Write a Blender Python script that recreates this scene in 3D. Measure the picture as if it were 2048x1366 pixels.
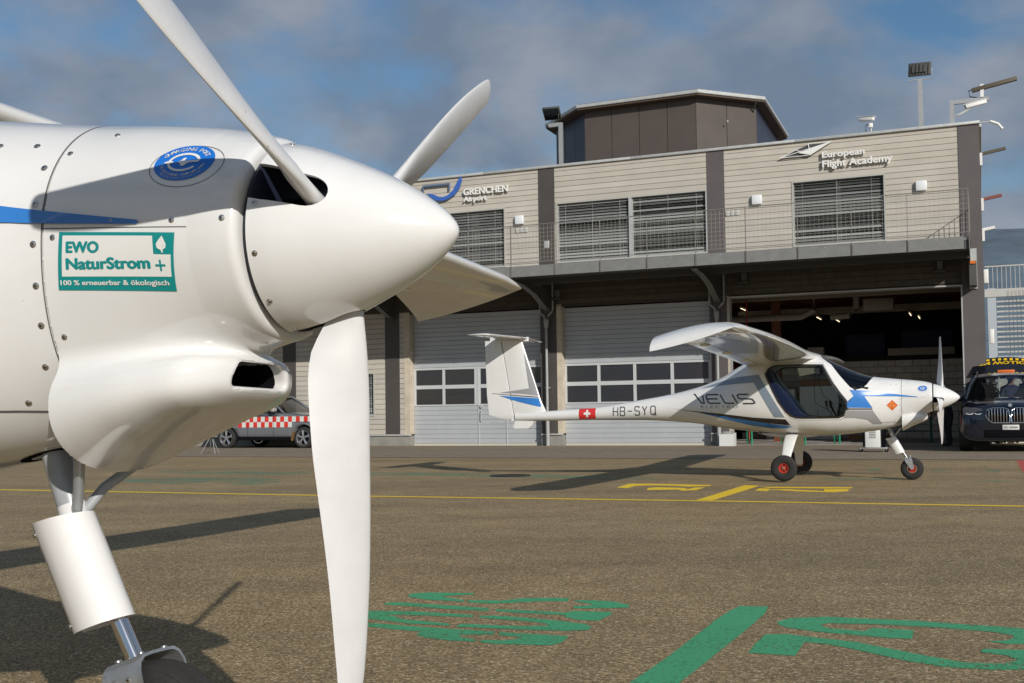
import bpy, bmesh, math, random
import numpy as np
from math import sin, cos, pi, radians, sqrt, atan2, hypot
from mathutils import Vector, Matrix
S = bpy.context.scene
for o in list(bpy.data.objects): bpy.data.objects.remove(o)
COL = S.collection
random.seed(7); RNG = np.random.default_rng(7)

# ---------------------------------------------------------------- camera, world, sun, exposure
cam = bpy.data.objects.new('camera', bpy.data.cameras.new('camera')); COL.objects.link(cam)
CP, CR = 0.0441, 0.0135            # pitch up, roll
_X = Vector((1, 0, 0)); _Y = Vector((0, -sin(CP), cos(CP))); _F = Vector((0, cos(CP), sin(CP)))
_r = _X*cos(CR) - _Y*sin(CR); _u = _X*sin(CR) + _Y*cos(CR)
cam.matrix_world = Matrix(((_r.x, _u.x, -_F.x, 0), (_r.y, _u.y, -_F.y, 0), (_r.z, _u.z, -_F.z, 0.9422), (0, 0, 0, 1)))
cam.data.sensor_width = 36; cam.data.lens = 2237.28/2048*36; cam.data.shift_y = 43.1/2048
cam.data.clip_start = 0.05; cam.data.clip_end = 9000
S.camera = cam
SUN_AZ, SUN_EL = radians(157), radians(24.6)     # azimuth clockwise from +Y
W = bpy.data.worlds.new('World'); S.world = W; W.use_nodes = True
wn, wl = W.node_tree.nodes, W.node_tree.links; wn.clear()
def N(t, **k):
    n = wn.new(t)
    for a, b in k.items(): setattr(n, a, b)
    return n
out = N('ShaderNodeOutputWorld'); bg = N('ShaderNodeBackground'); bg.inputs['Strength'].default_value = 0.132
sky = N('ShaderNodeTexSky', sky_type='NISHITA', sun_disc=False, sun_elevation=SUN_EL, sun_rotation=SUN_AZ, altitude=400, air_density=1.15, dust_density=0.4, ozone_density=2.2)
tc = N('ShaderNodeTexCoord'); sep = N('ShaderNodeSeparateXYZ'); wl.new(tc.outputs['Generated'], sep.inputs[0])
mz = N('ShaderNodeMath', operation='MAXIMUM'); wl.new(sep.outputs['Z'], mz.inputs[0]); mz.inputs[1].default_value = 0.0
ad = N('ShaderNodeMath', operation='ADD'); wl.new(mz.outputs[0], ad.inputs[0]); ad.inputs[1].default_value = 0.34
dx = N('ShaderNodeMath', operation='DIVIDE'); wl.new(sep.outputs['X'], dx.inputs[0]); wl.new(ad.outputs[0], dx.inputs[1])
dy = N('ShaderNodeMath', operation='DIVIDE'); wl.new(sep.outputs['Y'], dy.inputs[0]); wl.new(ad.outputs[0], dy.inputs[1])
cmb = N('ShaderNodeCombineXYZ'); wl.new(dx.outputs[0], cmb.inputs[0]); wl.new(dy.outputs[0], cmb.inputs[1])
mp = N('ShaderNodeMapping'); mp.inputs['Scale'].default_value = (1.5, 1.35, 1); mp.inputs['Location'].default_value = (3.1, 1.7, 0); wl.new(cmb.outputs[0], mp.inputs[0])
n1 = N('ShaderNodeTexNoise'); n1.inputs['Scale'].default_value = 2.1; n1.inputs['Detail'].default_value = 9; n1.inputs['Roughness'].default_value = 0.52; n1.inputs['Distortion'].default_value = 0.25
wl.new(mp.outputs[0], n1.inputs['Vector'])
r1 = N('ShaderNodeValToRGB'); r1.color_ramp.elements[0].position = 0.37; r1.color_ramp.elements[1].position = 0.53; wl.new(n1.outputs['Fac'], r1.inputs[0])
n2 = N('ShaderNodeTexNoise'); n2.inputs['Scale'].default_value = 3.6; n2.inputs['Detail'].default_value = 7; n2.inputs['Roughness'].default_value = 0.5; wl.new(mp.outputs[0], n2.inputs['Vector'])
cc = N('ShaderNodeValToRGB'); cc.color_ramp.elements[0].position = 0.38; cc.color_ramp.elements[1].position = 0.66
cc.color_ramp.elements[0].color = (1.28, 1.68, 2.28, 1); cc.color_ramp.elements[1].color = (2.20, 2.46, 2.92, 1)
wl.new(n2.outputs['Fac'], cc.inputs[0])
hs = N('ShaderNodeHueSaturation'); hs.inputs['Saturation'].default_value = 1.2; hs.inputs['Value'].default_value = 0.62; wl.new(sky.outputs[0], hs.inputs['Color'])
mm = N('ShaderNodeMath', operation='MULTIPLY'); wl.new(r1.outputs['Color'], mm.inputs[0]); mm.inputs[1].default_value = 0.93
mx = N('ShaderNodeMixRGB'); wl.new(mm.outputs[0], mx.inputs[0]); wl.new(hs.outputs[0], mx.inputs[1]); wl.new(cc.outputs[0], mx.inputs[2])
wl.new(mx.outputs[0], bg.inputs['Color']); wl.new(bg.outputs[0], out.inputs['Surface'])
sun = bpy.data.objects.new('sun', bpy.data.lights.new('sun', 'SUN')); COL.objects.link(sun)
sun.data.energy = 3.95; sun.data.angle = radians(0.55); sun.data.color = (1.0, 0.95, 0.87)
sd = Vector((sin(SUN_AZ)*cos(SUN_EL), cos(SUN_AZ)*cos(SUN_EL), sin(SUN_EL)))
sun.rotation_euler = sd.to_track_quat('Z', 'Y').to_euler(); sun.location = (10, -20, 15)
S.view_settings.view_transform = 'Standard'; S.view_settings.look = 'None'; S.view_settings.gamma = 1; S.view_settings.exposure = 0.0
S.view_settings.use_curve_mapping = False
S.render.engine = 'CYCLES'
S.cycles.max_bounces = 8; S.cycles.diffuse_bounces = 4; S.cycles.glossy_bounces = 4; S.cycles.transparent_max_bounces = 12; S.cycles.sample_clamp_indirect = 6
S.cycles.use_denoising = True

# ---------------------------------------------------------------- materials
MATS = {}
def mat(name, col=(.5, .5, .5), rough=.5, metal=0, spec=.5, coat=0, noise=0, nscale=8, bump=0, bscale=60, emit=0, var=None, coords='Object', trans=0, alpha=1):
    if name in MATS: return MATS[name]
    m = bpy.data.materials.new(name); m.use_nodes = True; MATS[name] = m
    nt = m.node_tree; b = nt.nodes['Principled BSDF']; b.inputs['Base Color'].default_value = (*col, 1)
    b.inputs['Roughness'].default_value = rough; b.inputs['Metallic'].default_value = metal
    b.inputs['Specular IOR Level'].default_value = spec; b.inputs['Coat Weight'].default_value = coat
    b.inputs['Coat Roughness'].default_value = .04
    if trans: b.inputs['Transmission Weight'].default_value = trans
    if emit: b.inputs['Emission Color'].default_value = (*col, 1); b.inputs['Emission Strength'].default_value = emit
    t = nt.nodes.new('ShaderNodeTexCoord')
    if noise:
        n = nt.nodes.new('ShaderNodeTexNoise'); n.inputs['Scale'].default_value = nscale; n.inputs['Detail'].default_value = 6; n.inputs['Roughness'].default_value = .6
        nt.links.new(t.outputs[coords], n.inputs['Vector'])
        r = nt.nodes.new('ShaderNodeValToRGB'); r.color_ramp.elements[0].position = .3; r.color_ramp.elements[1].position = .7
        v = var or tuple(c*(1-noise) for c in col)
        r.color_ramp.elements[0].color = (*v, 1); r.color_ramp.elements[1].color = (*[min(1, c*(1+noise*.5)) for c in col], 1)
        nt.links.new(n.outputs['Fac'], r.inputs[0]); nt.links.new(r.outputs[0], b.inputs['Base Color'])
        mr = nt.nodes.new('ShaderNodeMapRange'); mr.inputs['To Min'].default_value = max(0, rough-.07); mr.inputs['To Max'].default_value = min(1, rough+.07)
        nt.links.new(n.outputs['Fac'], mr.inputs['Value']); nt.links.new(mr.outputs[0], b.inputs['Roughness'])
    if bump:
        n = nt.nodes.new('ShaderNodeTexNoise'); n.inputs['Scale'].default_value = bscale; n.inputs['Detail'].default_value = 5
        nt.links.new(t.outputs[coords], n.inputs['Vector'])
        bp = nt.nodes.new('ShaderNodeBump'); bp.inputs['Strength'].default_value = bump; bp.inputs['Distance'].default_value = .01
        nt.links.new(n.outputs['Fac'], bp.inputs['Height']); nt.links.new(bp.outputs[0], b.inputs['Normal'])
    return m
def glassmat(name, tint=(.05, .06, .08), through=.5, rough=.02, dmix=.12, ior=1.5):
    if name in MATS: return MATS[name]
    m = bpy.data.materials.new(name); m.use_nodes = True; MATS[name] = m
    nt = m.node_tree; nt.nodes.clear(); o = nt.nodes.new('ShaderNodeOutputMaterial')
    tr = nt.nodes.new('ShaderNodeBsdfTransparent'); tr.inputs[0].default_value = (*[through + (1-through)*0 for _ in tint], 1)
    tr.inputs[0].default_value = (through*.95, through, through*1.0, 1)
    df = nt.nodes.new('ShaderNodeBsdfDiffuse'); df.inputs[0].default_value = (*tint, 1)
    gl = nt.nodes.new('ShaderNodeBsdfGlossy'); gl.inputs['Roughness'].default_value = rough; gl.inputs[0].default_value = (.95, .97, 1, 1)
    fr = nt.nodes.new('ShaderNodeFresnel'); fr.inputs[0].default_value = ior
    a = nt.nodes.new('ShaderNodeMixShader'); a.inputs[0].default_value = dmix; nt.links.new(tr.outputs[0], a.inputs[1]); nt.links.new(df.outputs[0], a.inputs[2])
    b = nt.nodes.new('ShaderNodeMixShader'); nt.links.new(fr.outputs[0], b.inputs[0]); nt.links.new(a.outputs[0], b.inputs[1]); nt.links.new(gl.outputs[0], b.inputs[2])
    nt.links.new(b.outputs[0], o.inputs[0]); return m

def paint():
    m = mat('aircraft_white', (.73, .73, .725), .15, coat=.9, spec=.5)
    nt = m.node_tree; b = nt.nodes['Principled BSDF']; t = nt.nodes.new('ShaderNodeTexCoord')
    n = nt.nodes.new('ShaderNodeTexNoise'); n.inputs['Scale'].default_value = 3.5; n.inputs['Detail'].default_value = 8; n.inputs['Roughness'].default_value = .65
    nt.links.new(t.outputs['Object'], n.inputs['Vector'])
    r = nt.nodes.new('ShaderNodeValToRGB'); r.color_ramp.elements[0].position = .25; r.color_ramp.elements[1].position = .6
    r.color_ramp.elements[0].color = (.69, .686, .672, 1); r.color_ramp.elements[1].color = (.74, .74, .735, 1)
    nt.links.new(n.outputs['Fac'], r.inputs[0])
    # small flies and grit
    v = nt.nodes.new('ShaderNodeTexVoronoi'); v.inputs['Scale'].default_value = 26; nt.links.new(t.outputs['Object'], v.inputs['Vector'])
    n3 = nt.nodes.new('ShaderNodeTexNoise'); n3.inputs['Scale'].default_value = 9; nt.links.new(t.outputs['Object'], n3.inputs['Vector'])
    lt = nt.nodes.new('ShaderNodeMath'); lt.operation = 'LESS_THAN'; nt.links.new(v.outputs['Distance'], lt.inputs[0]); lt.inputs[1].default_value = .045
    gt = nt.nodes.new('ShaderNodeMath'); gt.operation = 'GREATER_THAN'; nt.links.new(n3.outputs['Fac'], gt.inputs[0]); gt.inputs[1].default_value = .60
    mu = nt.nodes.new('ShaderNodeMath'); mu.operation = 'MULTIPLY'; nt.links.new(lt.outputs[0], mu.inputs[0]); nt.links.new(gt.outputs[0], mu.inputs[1])
    mu2 = nt.nodes.new('ShaderNodeMath'); mu2.operation = 'MULTIPLY'; nt.links.new(mu.outputs[0], mu2.inputs[0]); mu2.inputs[1].default_value = .65
    mi = nt.nodes.new('ShaderNodeMixRGB'); nt.links.new(mu2.outputs[0], mi.inputs[0]); nt.links.new(r.outputs[0], mi.inputs[1]); mi.inputs[2].default_value = (.12, .10, .08, 1)
    nt.links.new(mi.outputs[0], b.inputs['Base Color'])
    n2 = nt.nodes.new('ShaderNodeTexNoise'); n2.inputs['Scale'].default_value = 14; n2.inputs['Detail'].default_value = 3; nt.links.new(t.outputs['Object'], n2.inputs['Vector'])
    bp = nt.nodes.new('ShaderNodeBump'); bp.inputs['Strength'].default_value = .05; bp.inputs['Distance'].default_value = .004
    nt.links.new(n2.outputs['Fac'], bp.inputs['Height']); nt.links.new(bp.outputs[0], b.inputs['Normal'])
    return m
WHITE = paint()
BLADE = mat('blade_white', (.67, .67, .675), .34, coat=.25, noise=.05, nscale=18)
def specks(m, scale=34, thr=.56, col=(.30, .24, .14, 1), size=.10, amt=.5):
    nt = m.node_tree; b = nt.nodes['Principled BSDF']; src = b.inputs['Base Color'].links[0].from_socket; nd = nt.nodes.new; L = nt.links.new; t = nd('ShaderNodeTexCoord')
    v = nd('ShaderNodeTexVoronoi'); v.inputs['Scale'].default_value = scale; L(t.outputs['Object'], v.inputs['Vector']); n = nd('ShaderNodeTexNoise'); n.inputs['Scale'].default_value = 7; L(t.outputs['Object'], n.inputs['Vector'])
    a = nd('ShaderNodeMapRange'); a.inputs['From Min'].default_value = size; a.inputs['From Max'].default_value = size*.4; L(v.outputs['Distance'], a.inputs['Value'])
    c = nd('ShaderNodeMath'); c.operation = 'GREATER_THAN'; L(n.outputs['Fac'], c.inputs[0]); c.inputs[1].default_value = thr
    d = nd('ShaderNodeMath'); d.operation = 'MULTIPLY'; L(a.outputs[0], d.inputs[0]); L(c.outputs[0], d.inputs[1]); e = nd('ShaderNodeMath'); e.operation = 'MULTIPLY'; L(d.outputs[0], e.inputs[0]); e.inputs[1].default_value = amt
    x = nd('ShaderNodeMixRGB'); L(e.outputs[0], x.inputs[0]); L(src, x.inputs[1]); x.inputs[2].default_value = col; L(x.outputs[0], b.inputs['Base Color'])
specks(BLADE)
BLACK = mat('black_void', (.006, .006, .008), .9, spec=.05)
GAP = mat('seam_gap', (.10, .10, .10), .9)
SOOT = mat('dark_navy_plate', (.012, .016, .035), .5)
STEEL = mat('steel_screw', (.62, .60, .57), .3, metal=1, noise=.3, nscale=200)
CHROME = mat('chrome', (.75, .75, .76), .09, metal=1)
ALU = mat('brushed_aluminium', (.55, .55, .54), .42, metal=.85, noise=.2, nscale=40)
GREYP = mat('grey_painted_strut', (.36, .38, .40), .38, coat=.3, noise=.12, nscale=20)
RUBBER = mat('tyre_rubber', (.022, .021, .020), .82, noise=.35, nscale=25, bump=.25, bscale=200)
REDRIM = mat('red_rim', (.42, .035, .02), .38, coat=.5, noise=.15, nscale=30)
BLUE = mat('stripe_blue', (.03, .19, .56), .22, coat=.8)
DKBLUE = mat('cockpit_navy', (.004, .009, .048), .45)
BLK = mat('stripe_black', (.02, .018, .018), .25, coat=.7)
GREY = mat('stripe_grey', (.30, .30, .31), .25, coat=.8)
BLUEGREY = mat('stripe_bluegrey', (.16, .22, .32), .25, coat=.8)
ORANGE = mat('sticker_orange', (.75, .20, .05), .35)
TEAL = mat('sticker_teal', (.0, .245, .245), .3, coat=.6)
STWHITE = mat('sticker_white', (.74, .74, .72), .3, coat=.6)
RED = mat('flag_red', (.62, .03, .03), .3, coat=.6)
INT = mat('cockpit_black', (.015, .015, .017), .7)
WSGLASS = glassmat('windscreen_glass', (.01, .014, .03), .18)
DOORGLASS = glassmat('door_glass', (.03, .03, .035), .97, dmix=.008, ior=1.13)

# ---------------------------------------------------------------- object helpers
def link(o, parent=None):
    COL.objects.link(o)
    if parent is not None: o.parent = parent
    return o
def tag(o, label=None, cat=None, group=None, kind=None):
    if label: o['label'] = label
    if cat: o['category'] = cat
    if group: o['group'] = group
    if kind: o['kind'] = kind
    return o
def empty(name, loc=(0, 0, 0), rz=0, parent=None, **k):
    o = bpy.data.objects.new(name, None); o.location = loc; o.rotation_euler = (0, 0, rz); o.empty_display_size = .1
    link(o, parent); tag(o, **k); return o
def finish(bm, name, mats, parent=None, smooth=False, angle=35, **k):
    me = bpy.data.meshes.new(name)
    if smooth:
        bm.normal_update(); a = radians(angle)
        for f in bm.faces: f.smooth = True
        for e in bm.edges:
            if len(e.link_faces) == 2: e.smooth = e.calc_face_angle(0) < a
    bm.to_mesh(me); bm.free()
    for m in (mats if isinstance(mats, (list, tuple)) else [mats]): me.materials.append(m)
    o = bpy.data.objects.new(name, me); link(o, parent); tag(o, **k); return o
def mesh(name, v, f, mats, parent=None, smooth=False, angle=35, **k):
    me = bpy.data.meshes.new('t'); me.from_pydata([tuple(map(float, p)) for p in v], [], f)
    bm = bmesh.new(); bm.from_mesh(me); bpy.data.meshes.remove(me)
    bmesh.ops.recalc_face_normals(bm, faces=bm.faces[:])
    return finish(bm, name, mats, parent, smooth, angle, **k)
def abox(bm, x0, x1, y0, y1, z0, z1, mi=0):
    vs = [bm.verts.new(p) for p in ((x0, y0, z0), (x1, y0, z0), (x1, y1, z0), (x0, y1, z0), (x0, y0, z1), (x1, y0, z1), (x1, y1, z1), (x0, y1, z1))]
    for q in ((0, 3, 2, 1), (4, 5, 6, 7), (0, 1, 5, 4), (1, 2, 6, 5), (2, 3, 7, 6), (3, 0, 4, 7)):
        f = bm.faces.new([vs[i] for i in q]); f.material_index = mi
    return vs
def box(name, x0, x1, y0, y1, z0, z1, m, parent=None, bev=0, **k):
    bm = bmesh.new(); abox(bm, x0, x1, y0, y1, z0, z1)
    if bev: bmesh.ops.bevel(bm, geom=bm.edges[:], offset=bev, segments=2, affect='EDGES', profile=.5)
    return finish(bm, name, m, parent, bev > 0, 50, **k)
def atube(bm, pts, r, n=12, cap=True, mi=0, flat=None):
    pts = [Vector(p) for p in pts]; rs = r if isinstance(r, (list, tuple)) else [r]*len(pts); rings = []
    up = Vector((0, 0, 1))
    for i, p in enumerate(pts):
        d = (pts[min(i+1, len(pts)-1)] - pts[max(i-1, 0)]).normalized()
        u = up if abs(d.dot(up)) < .95 else Vector((1, 0, 0))
        a = d.cross(u).normalized(); b = a.cross(d).normalized()
        fx = flat or 1
        rings.append([bm.verts.new(p + a*(rs[i]*cos(2*pi*j/n)) + b*(rs[i]*fx*sin(2*pi*j/n))) for j in range(n)])
    for A, B in zip(rings, rings[1:]):
        for j in range(n):
            f = bm.faces.new((A[j], A[(j+1) % n], B[(j+1) % n], B[j])); f.material_index = mi
    if cap:
        for R_ in (rings[0][::-1], rings[-1]):
            f = bm.faces.new(R_); f.material_index = mi
def tube(name, pts, r, m, parent=None, n=12, **k):
    bm = bmesh.new(); atube(bm, pts, r, n); bmesh.ops.recalc_face_normals(bm, faces=bm.faces[:]); return finish(bm, name, m, parent, True, 50, **k)
def alathe(bm, prof, axis='X', n=48, c=(0, 0, 0), mi=0, close=False):
    rings = []
    for a, r in prof:
        ring = []
        for j in range(n):
            t = 2*pi*j/n; u, w = r*cos(t), r*sin(t)
            p = (a, u, w) if axis == 'X' else ((u, a, w) if axis == 'Y' else (u, w, a))
            ring.append(bm.verts.new(Vector(p) + Vector(c)))
        rings.append(ring)
    pr = list(zip(rings, rings[1:])) + ([(rings[-1], rings[0])] if close else [])
    for A, B in pr:
        for j in range(n):
            f = bm.faces.new((A[j], A[(j+1) % n], B[(j+1) % n], B[j])); f.material_index = mi
    return rings
def lathe(name, prof, m, parent=None, axis='X', n=48, c=(0, 0, 0), caps=True, angle=40, close=False, **k):
    bm = bmesh.new(); R_ = alathe(bm, prof, axis, n, c, close=close)
    if caps and not close:
        bm.faces.new(R_[0]); bm.faces.new(R_[-1][::-1])
    bmesh.ops.remove_doubles(bm, verts=bm.verts[:], dist=1e-5)
    bmesh.ops.recalc_face_normals(bm, faces=bm.faces[:])
    return finish(bm, name, m, parent, True, angle, **k)
def prism_bm(poly, a0, a1, axis='Y', bm=None, mi=0):
    """poly of 2-D points extruded along axis (Y: points are x,z; Z: x,y; X: y,z)"""
    own = bm is None; bm = bm or bmesh.new()
    def P(p, a): return (p[0], a, p[1]) if axis == 'Y' else ((p[0], p[1], a) if axis == 'Z' else (a, p[0], p[1]))
    A = [bm.verts.new(P(p, a0)) for p in poly]; B = [bm.verts.new(P(p, a1)) for p in poly]
    fs = [bm.faces.new(A[::-1]), bm.faces.new(B)]
    for i in range(len(poly)):
        j = (i+1) % len(poly); fs.append(bm.faces.new((A[i], A[j], B[j], B[i])))
    for f in fs: f.material_index = mi
    if own: bmesh.ops.recalc_face_normals(bm, faces=bm.faces[:])
    return bm
def prism(name, poly, a0, a1, m, parent=None, axis='Y', bev=0, **k):
    bm = prism_bm(poly, a0, a1, axis)
    if bev: bmesh.ops.bevel(bm, geom=bm.edges[:], offset=bev, segments=2, affect='EDGES')
    return finish(bm, name, m, parent, bev > 0, 40, **k)
def boolean(o, cutter, op='DIFFERENCE', keep=False):
    md = o.modifiers.new('b', 'BOOLEAN'); md.operation = op; md.object = cutter; md.solver = 'EXACT'
    dg = bpy.context.evaluated_depsgraph_get(); dg.update()
    me = bpy.data.meshes.new_from_object(o.evaluated_get(dg)); o.modifiers.clear(); old = o.data; o.data = me; me.name = old.name
    if not keep: bpy.data.objects.remove(cutter)
    return o
def copy_tree(o, parent=None):
    c = o.copy(); COL.objects.link(c)
    if parent is not None: c.parent = parent
    for ch in list(o.children): copy_tree(ch, c)
    return c
FONT = None
def text_mesh(s, size=1, font=None, res=4, bold=0, space=1, align='LEFT', shear=0, extrude=0):
    cu = bpy.data.curves.new('t', 'FONT'); cu.body = s; cu.size = size
    if FONT: cu.font = FONT
    cu.resolution_u = res; cu.space_character = space; cu.align_x = align; cu.shear = shear; cu.extrude = extrude; cu.offset = min(bold, .006)*size
    o = bpy.data.objects.new('t', cu); COL.objects.link(o)
    dg = bpy.context.evaluated_depsgraph_get(); dg.update()
    me = bpy.data.meshes.new_from_object(o.evaluated_get(dg)); bpy.data.objects.remove(o); bpy.data.curves.remove(cu)
    if bold > .006:
        bm = bmesh.new(); d = (bold-.006)*size*1.4
        for k, (ax_, ay_) in enumerate(((-1, 0), (0, 0), (1, 0), (0, .6), (0, -.6))):
            m2 = me.copy(); m2.transform(Matrix.Translation((ax_*d, ay_*d, k*.0004*size))); bm.from_mesh(m2); bpy.data.meshes.remove(m2)
        bm.to_mesh(me); bm.free()
    return me
def mesh_to_bm(me):
    bm = bmesh.new(); bm.from_mesh(me); return bm
def lettering(name, s, m, parent, mtx, size, depth=0.0, **k):
    kw = {q: k.pop(q) for q in ('bold', 'space', 'align', 'shear', 'res') if q in k}
    me = text_mesh(s, size, extrude=depth/2, **kw); me.transform(mtx); me.materials.clear(); me.materials.append(m)
    o = bpy.data.objects.new(name, me); link(o, parent); tag(o, **k); return o

GREEN = [[(-0.516, 5.389), (-0.495, 5.453), (-0.421, 5.477), (-0.201, 5.439), (-0.196, 5.391), (-0.321, 5.359), (-0.346, 5.331), (-0.231, 5.226), (-0.242, 5.178), (-0.417, 5.254), (-0.494, 5.332)], [(-0.221, 5.217), (-0.111, 5.207), (-0.054, 5.202), (0.041, 5.255), (0.169, 5.256), (0.251, 5.237), (0.24, 5.145), (0.103, 5.156), (-0.084, 5.105), (-0.209, 5.143)], [(0.273, 5.174), (0.354, 5.167), (0.45, 5.119), (0.51, 5.017), (0.494, 4.943), (0.397, 4.94), (0.254, 4.944), (0.261, 5.011), (0.337, 5.02), (0.346, 5.057), (0.274, 5.134)], [(-0.598, 5.169), (-0.57, 5.194), (-0.492, 5.168), (-0.33, 5.087), (-0.115, 4.982), (-0.117, 4.909), (-0.262, 4.958), (-0.451, 5.059), (-0.593, 5.121)], [(-0.091, 4.955), (0.038, 4.918), (0.213, 4.84), (0.256, 4.879), (0.418, 4.834), (0.4, 4.762), (0.341, 4.628), (0.261, 4.65), (0.203, 4.737), (0.216, 4.777), (0.037, 4.837), (-0.081, 4.892)], [(-0.712, 4.915), (-0.67, 4.955), (-0.531, 4.943), (-0.408, 4.908), (-0.179, 4.809), (-0.179, 4.751), (-0.371, 4.81), (-0.55, 4.849), (-0.462, 4.723), (-0.266, 4.604), (-0.272, 4.564), (-0.441, 4.624), (-0.594, 4.733), (-0.684, 4.801)], [(-0.154, 4.783), (-0.079, 4.787), (0.093, 4.696), (0.176, 4.641), (0.283, 4.553), (0.303, 4.488), (0.284, 4.408), (0.192, 4.391), (0.033, 4.44), (-0.13, 4.501), (-0.24, 4.531), (-0.224, 4.601), (-0.132, 4.575), (0.034, 4.525), (0.139, 4.533), (0.118, 4.587), (0.007, 4.66), (-0.147, 4.731)], [(-0.642, 4.665), (-0.524, 4.614), (-0.378, 4.541), (-0.237, 4.475), (-0.079, 4.398), (-0.088, 4.33), (-0.22, 4.335), (-0.206, 4.274), (-0.147, 4.211), (-0.151, 4.168), (-0.248, 4.198), (-0.34, 4.269), (-0.383, 4.339), (-0.374, 4.431), (-0.454, 4.473), (-0.632, 4.588)], [(-0.065, 4.39), (0.032, 4.347), (0.136, 4.294), (0.199, 4.266), (0.185, 4.177), (0.159, 4.102), (0.123, 4.06), (0.03, 4.083), (-0.069, 4.106), (-0.13, 4.147), (-0.127, 4.203), (-0.045, 4.181), (0.021, 4.223), (0.001, 4.273), (-0.062, 4.311)]]
GR2 = [[(0.987, 4.95), (1.104, 4.924), (1.05, 4.749), (0.99, 4.609), (0.83, 4.21), (0.695, 3.878), (0.623, 3.696), (0.53, 3.468), (0.382, 3.113), (0.242, 3.122), (0.338, 3.372), (0.395, 3.509), (0.517, 3.814), (0.67, 4.223), (0.812, 4.6), (0.921, 4.835)]]
GR3 = [[(1.059, 4.558), (1.133, 4.631), (1.283, 4.648), (1.606, 4.529), (1.851, 4.364), (1.933, 4.296), (1.942, 4.184), (1.887, 4.052), (1.799, 3.952), (1.719, 3.958), (1.678, 4.026), (1.751, 4.033), (1.801, 4.081), (1.824, 4.148), (1.79, 4.221), (1.621, 4.359), (1.424, 4.455), (1.241, 4.499), (1.2, 4.449), (1.213, 4.371), (1.324, 4.286), (1.379, 4.366), (1.514, 4.294), (1.434, 4.09), (1.354, 4.128), (1.145, 4.287), (1.059, 4.395), (1.043, 4.49)], [(0.941, 4.247), (1.021, 4.24), (1.079, 4.179), (1.219, 4.042), (1.34, 3.789), (1.436, 3.618), (1.551, 3.592), (1.624, 3.656), (1.621, 3.737), (1.564, 3.802), (1.597, 3.866), (1.724, 3.836), (1.719, 3.722), (1.64, 3.568), (1.566, 3.49), (1.476, 3.49), (1.346, 3.546), (1.264, 3.666), (1.191, 3.839), (1.104, 4.009), (1.036, 4.057), (0.935, 3.782), (0.791, 3.851), (0.845, 4.009)]]
YEL = [[(1.265, 13.828), (1.484, 14.482), (1.697, 14.493), (2.135, 14.237), (2.484, 14.057), (2.413, 13.85), (2.136, 13.8), (2.03, 13.994), (1.743, 14.158), (1.53, 14.097), (1.38, 13.639)], [(1.564, 13.234), (1.629, 13.638), (1.763, 13.773), (2.063, 13.544), (2.063, 13.333), (2.207, 13.62), (2.319, 13.595), (2.125, 13.115), (1.955, 13.051), (1.938, 13.256), (1.696, 13.257)]]
YSL = [[(2.872, 13.946), (3.023, 13.825), (2.888, 13.47), (2.046, 11.521), (1.87, 11.553), (1.987, 11.83)]]
YEL2 = [[(2.971, 13.587), (4.009, 13.275), (3.927, 13.058), (3.628, 13.123), (3.036, 13.33)], [(2.766, 12.905), (2.909, 13.306), (3.015, 13.205), (2.974, 13.06), (3.158, 13.097), (3.335, 12.858), (3.504, 12.677), (3.594, 13.003), (3.862, 12.945), (3.744, 12.579), (3.534, 12.458), (3.208, 12.667), (3.042, 12.945), (2.945, 12.966), (2.887, 12.782)]]
REDM = [[(9.221, 20.623), (9.618, 20.488), (7.175, 14.611), (6.647, 14.511), (7.721, 17.108)]]
LINE = [(-7.46, 15.406), (-7.301, 15.078), (-4.254, 14.105), (-4.154, 13.774), (-1.911, 13.11), (-1.855, 12.722), (1.925, 11.621), (1.868, 11.282), (4.923, 10.325), (4.782, 10.031)]
MAN = [(-0.253, 16.718), (0.148, 16.623), (-0.053, 17.004), (-0.052, 16.349)]
JOINT = [[(-5.005, 26.325), (8.61, 18.922)], [(-2.916, 20.023), (0.107, 18.362), (3.799, 16.007)], [(-2.194, 15.053), (1.071, 13.937)]]
FG = [[(-6.119, 16.916), (-5.606, 17.309), (-4.695, 17.364), (-3.474, 16.696), (-3.268, 15.708), (-3.577, 15.236), (-4.265, 16.034), (-4.917, 15.837)], [(-6.196, 19.674), (-3.407, 18.795), (-3.263, 17.998), (-4.212, 17.939), (-5.883, 18.947)], [(-2.433, 18.39), (-0.207, 17.249), (2.197, 15.765), (2.133, 15.311), (-0.197, 16.32), (-2.313, 17.481)], [(5.409, 17.272), (5.715, 17.499), (5.436, 16.536), (5.19, 16.459)], [(6.219, 16.76), (6.526, 16.974), (6.307, 16.313), (6.041, 16.244)], [(6.959, 16.566), (7.214, 16.644), (6.94, 16.016), (6.728, 15.936)], [(4.118, 15.089), (6.381, 14.042), (6.291, 13.845), (4.06, 14.877)]]

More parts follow.
